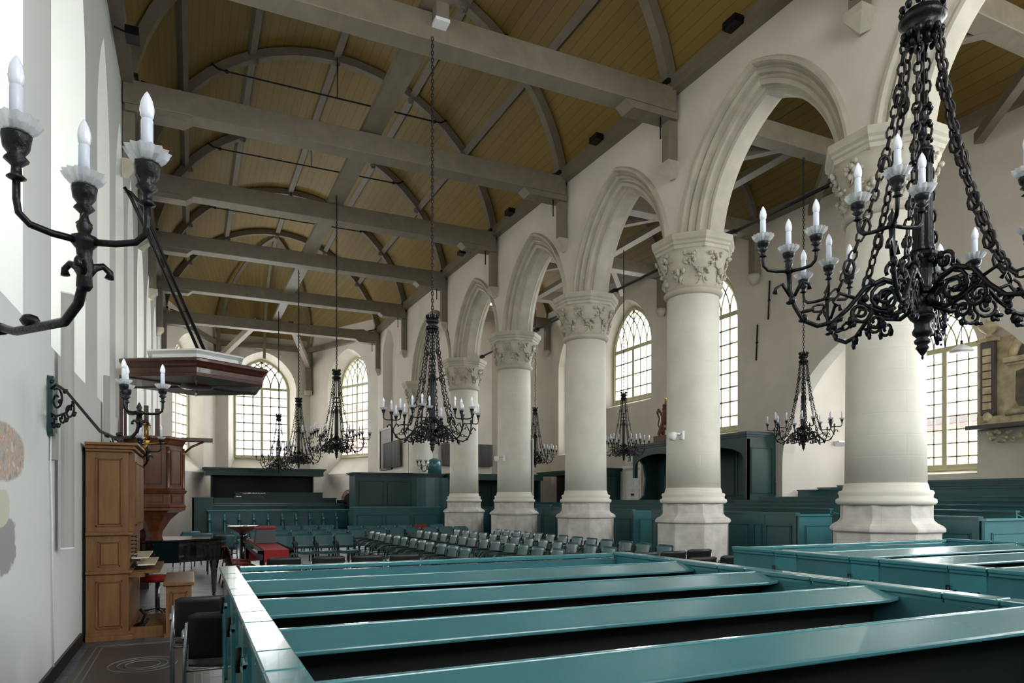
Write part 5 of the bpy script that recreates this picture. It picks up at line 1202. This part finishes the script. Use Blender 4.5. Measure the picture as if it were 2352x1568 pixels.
m = MB(); m.box(0, .1, 0, .42, 0, .24); m.build('case', 'white', t_)
m = MB(); m.box(-.006, 0, .1, .32, .04, .2); m.build('green_field', 'green', t_)
m = MB(); m.box(-.012, -.006, .24, .3, .06, .18); m.ball((-.01, .2, .165), .014, 8, 5, (.3, 1, 1))
m.tube([(-.01, .2, .15), (-.01, .19, .11), (-.01, .22, .06)], .006, 5); m.tube([(-.01, .19, .11), (-.01, .16, .09), (-.01, .14, .06)], .006, 5); m.tube([(-.01, .16, .14), (-.01, .24, .12)], .005, 5); m.build('running_figure', 'white', t_)
m = MB(); m.box(-.0, .06, -.3, 0, 0, .35); m.box(0, .06, .08, .38, 0, .35)
tag(m.build('wall_vent', 'mesh', None, 'pair of small grey square vents low on the aisle wall', 'vent', loc=(XO-.06, 13.75, 1.72)))
for k, (y, z0, z1, lb) in enumerate(((13.67, 6.35, 7.35, 'upper'), (14.1, 5.35, 6.3, 'lower'))):
    m = MB(); m.tube([(0, .03, 0), (-.01, -.03, z1-z0)], .02, 6); m.ball((0, 0, (z1-z0)/2), .04, 6, 4)
    m.build('wall_anchor', 'iron', None, 'black iron wall anchor bar on the aisle wall, '+lb+' one', 'wall anchor', 'iron wall anchors', loc=(XO-.03, y, z0))
t_ = thing('uplighter', 'small white wedge lamp on the bright chapel side wall', 'wall light', (15.9, 13.3, 3.05))
m = MB(); m.add([(-.15, -.0, 0), (.15, 0, 0), (.22, -.2, .1), (-.22, -.2, .1), (-.22, -.2, .13), (.22, -.2, .13), (.2, 0, .13), (-.2, 0, .13)], [(0, 1, 2, 3), (3, 2, 5, 4), (4, 5, 6, 7), (0, 3, 4, 7), (1, 6, 5, 2), (0, 7, 6, 1)]); m.build('shade', 'white', t_)
t_ = thing('pendant_lamp', 'white enamel pendant lamp before the chapel window', 'lamp', (15.3, 9.62, 4.85))
m = MB(); m.lathe([(.24, 0), (.2, .06), (.07, .14), (.03, .16)], 20); m.build('shade', 'white', t_); m = MB(); m.tube([(0, 0, .16), (0, 0, 2.15)], .008, 5); m.lathe([(.03, .15), (.03, .24), (.01, .25)], 10); m.build('cord', 'iron', t_)

# marble monument
t_ = thing('wall_monument', 'ornate cream marble wall monument with dark inscription slab beside the chapel window', 'monument', (XC, 8.75, 2.85))
def mb(y0, y1, z0, z1, d, mt, nm, bv=.01, d0=0): m = MB(); m.box(-d, -d0, y0, y1, z0, z1); return m.build(nm, mt, t_, bevel=bv)
mb(-1.55, 1.5, .45, 2.5, .12, 'marble', 'back_slab'); mb(-1.65, 1.65, .4, .5, .34, 'slate', 'shelf'); mb(-1.45, 1.45, .5, .68, .22, 'marble', 'plinth_band')
m = MB(); P = [(-.62, 1.0), (-.55, .86), (0, .8), (.55, .86), (.62, 1.0), (.6, 1.65), (.3, 1.72), (0, 1.66), (-.3, 1.72), (-.6, 1.65)]
m.add([(-.2, y, z) for y, z in P]+[(-.15, y*1.04, z) for y, z in P], [tuple(range(10))]+[(i, (i+1) % 10, 10+(i+1) % 10, 10+i) for i in range(10)]); m.build('inscription_slab', 'marbleD', t_)
m = MB(); P = [(y*1.12, 1.27+(z-1.27)*1.12) for y, z in P]; m.add([(-.16, y, z) for y, z in P]+[(-.1, y, z) for y, z in P], [tuple(range(10))]+[(i, (i+1) % 10, 10+(i+1) % 10, 10+i) for i in range(10)]); m.build('slab_frame', 'marble', t_)
mb(-.85, .85, 1.86, 1.98, .26, 'marble', 'cornice'); mb(-.8, .8, 1.8, 1.86, .2, 'marble', 'cornice')
m = MB(); m.tube([(-.14, .7*math.cos(PI*i/16), 1.98+.62*math.sin(PI*i/16)) for i in range(17)], .09, 8); m.build('arch_moulding', 'marble', t_)
m = MB(); m.add([(-.13, .6*math.cos(PI*i/16), 1.98+.52*math.sin(PI*i/16)) for i in range(17)], [tuple(range(17))]); m.build('lunette', 'marbleD', t_)
for s_ in (-1, 1):
    m = MB(); m.box(-.24, -.08, s_*1.05, s_*1.35, .72, 2.42); m.build('pilaster', 'slate', t_)
    m = MB()
    for k in range(8): m.box(-.27, -.24, s_*1.11, s_*1.29, .85+k*.18, 1.0+k*.18)
    m.build('shield_row', 'marble', t_)
    m = MB(); m.box(-.28, -.05, s_*.98, s_*1.42, 2.42, 2.5); m.lathe([(.05, 2.5), (.1, 2.55), (.05, 2.6), (.2, 2.72), (.24, 2.8), (.1, 2.86), (.06, 2.95), (.05, 3.05)], 14, (-.16, s_*1.2, 0)); m.build('urn', 'marble', t_)
    m = MB(); m.ball((-.22, s_*1.2, .68), .1, 12, 8, (.8, 1, 1.1)); m.ball((-.26, s_*1.2, .6), .06, 8, 6); m.tube([(-.18, s_*1.35, .55), (-.2, s_*1.1, .8)], .025, 6); m.tube([(-.18, s_*1.05, .55), (-.2, s_*1.35, .78)], .025, 6); m.build('carved_skull', 'marble', t_)
m = MB(); rn2 = random.Random(9)
m.box(-.2, -.06, -.14, .14, 2.75, 3.15)
for k in range(70):
    a = rn2.uniform(0, 2*PI); r = rn2.uniform(.18, .42); m.ball((-.14-rn2.uniform(0, .06), r*math.cos(a)*1.0, 2.98+r*math.sin(a)*.95), rn2.uniform(.03, .07), 6, 4)
m.build('crest', 'marble', t_)
m = MB(); m.tube([(-.24, .25*math.cos(q*PI/8)-.1, .75+.13*math.sin(q*PI/8)) for q in range(16)], .035, 8, closed=True); m.tube([(-.22, -.8, .78), (-.22, .8, .72)], .07, 8); m.build('carved_serpent', 'marble', t_)
m = MB(); m.lathe([(.02, -.1), (.08, -.06), (.05, -.02), (.14, .04), (.05, .1), (.25, .2), (.42, .38)], 16, (-.1, 0, 0))
for k in range(60):
    y = rn2.uniform(-1.25, 1.25); m.ball((-.14-rn2.uniform(0, .06), y, .34-rn2.uniform(0, .25)*(1 if abs(abs(y)-.85) < .35 or abs(y) < .4 else .3)), rn2.uniform(.03, .07), 6, 4)
m.build('pendant_carving', 'marble', t_)
# floor slabs with carved borders by the left wall
m = MB(); m.box(0, 1.15, 0, 2.4, 0, .006); T = lambda u, n, z: (u, z, .006-n)
o = m.build('ledger_stone', 'slate', None, 'dark carved grave slab in the floor at the lower left', 'grave slab', loc=(-1.0, 6.4, 0))
t_ = o
m = MB()
for g in (.06, .12): 
    for a in ((g, 1.15-g, g, g+.012), (g, 1.15-g, 2.4-g-.012, 2.4-g), (g, g+.012, g, 2.4-g), (1.15-g-.012, 1.15-g, g, 2.4-g)): m.box(*a, .006, .01)
for r in (.15, .22, .3): m.tube([(.57+r*math.cos(q*PI/12), 1.2+r*1.1*math.sin(q*PI/12), .008) for q in range(24)], .006, 4, closed=True)
m.build('carved_border', 'mesh', o)
# arched doorway in the right oblique wall of the apse
U = Vector((PA[3][0]-PA[2][0], PA[3][1]-PA[2][1], 0)).normalized(); N = Vector((-U.y, U.x, 0))
T = fr((PA[2][0], PA[2][1], 0), U, N)
m = MB(); A = profile(3.3, .62, 1.5, .62, 0, 10); B = profile(3.3, .42, 1.5, .42, 0, 10)
m.add([T(u, -.02, z) for u, z in A]+[T(u, -.02, z) for u, z in B]+[T(u, .0, z) for u, z in A], [(i, i+1, len(A)+i+1, len(A)+i) for i in range(len(A)-1)]+[(i, 2*len(A)+i, 2*len(A)+i+1, i+1) for i in range(len(A)-1)])
d_ = m.build('door_3', 'bricksX', kind='structure')
m = MB(); m.add([T(u, -.01, z) for u, z in B], [tuple(range(len(B)))]); m.build('door_leaf', 'inner', d_, kind='structure')
# houses outside the windows
def house(x0, x1, y0, y1, h, mt, label, side):
    t_ = thing('house', label, 'house', ((x0+x1)/2, (y0+y1)/2, 0)); cx, cy = (x0+x1)/2, (y0+y1)/2
    m = MB(); m.box(x0-cx, x1-cx, y0-cy, y1-cy, -.3, h); m.build('wall', mt, t_)
    m = MB(); m.box(x0-cx-.3, x1-cx+.3, y0-cy-.3, y1-cy+.3, h, h+.3); m.build('roof', 'slate', t_)
    for k in range(3):
        for q in range(2):
            m = MB()
            if side == 'x': m.box(x1-cx, x1-cx+.03, -2+k*2-.45, -2+k*2+.45, 1.5+q*2.6, 3+q*2.6)
            elif side == '-x': m.box(x0-cx-.03, x0-cx, -2+k*2-.45, -2+k*2+.45, 1.5+q*2.6, 3+q*2.6)
            else: m.box(-2+k*2-.45, -2+k*2+.45, y0-cy-.03, y0-cy, 1.5+q*2.6, 3+q*2.6)
            m.build('window', 'white', t_)
house(-14, -8, 40, 52, 8.3, 'bricks', 'brick house seen through the left apse window', 'x')
house(10, 18, 49, 56, 8.0, 'bricksX', 'brick house seen through the right apse window', 'y')
house(27, 33, 16, 30, 4.6, 'bricks', 'low brick building seen through the tall aisle window', '-x')
house(-13, -8, 1, 34, 8.8, 'plaster', 'unseen long pale building added to cut daylight at the left wall windows', 'x')  # unseen block, added to hold back sky light from the left windows
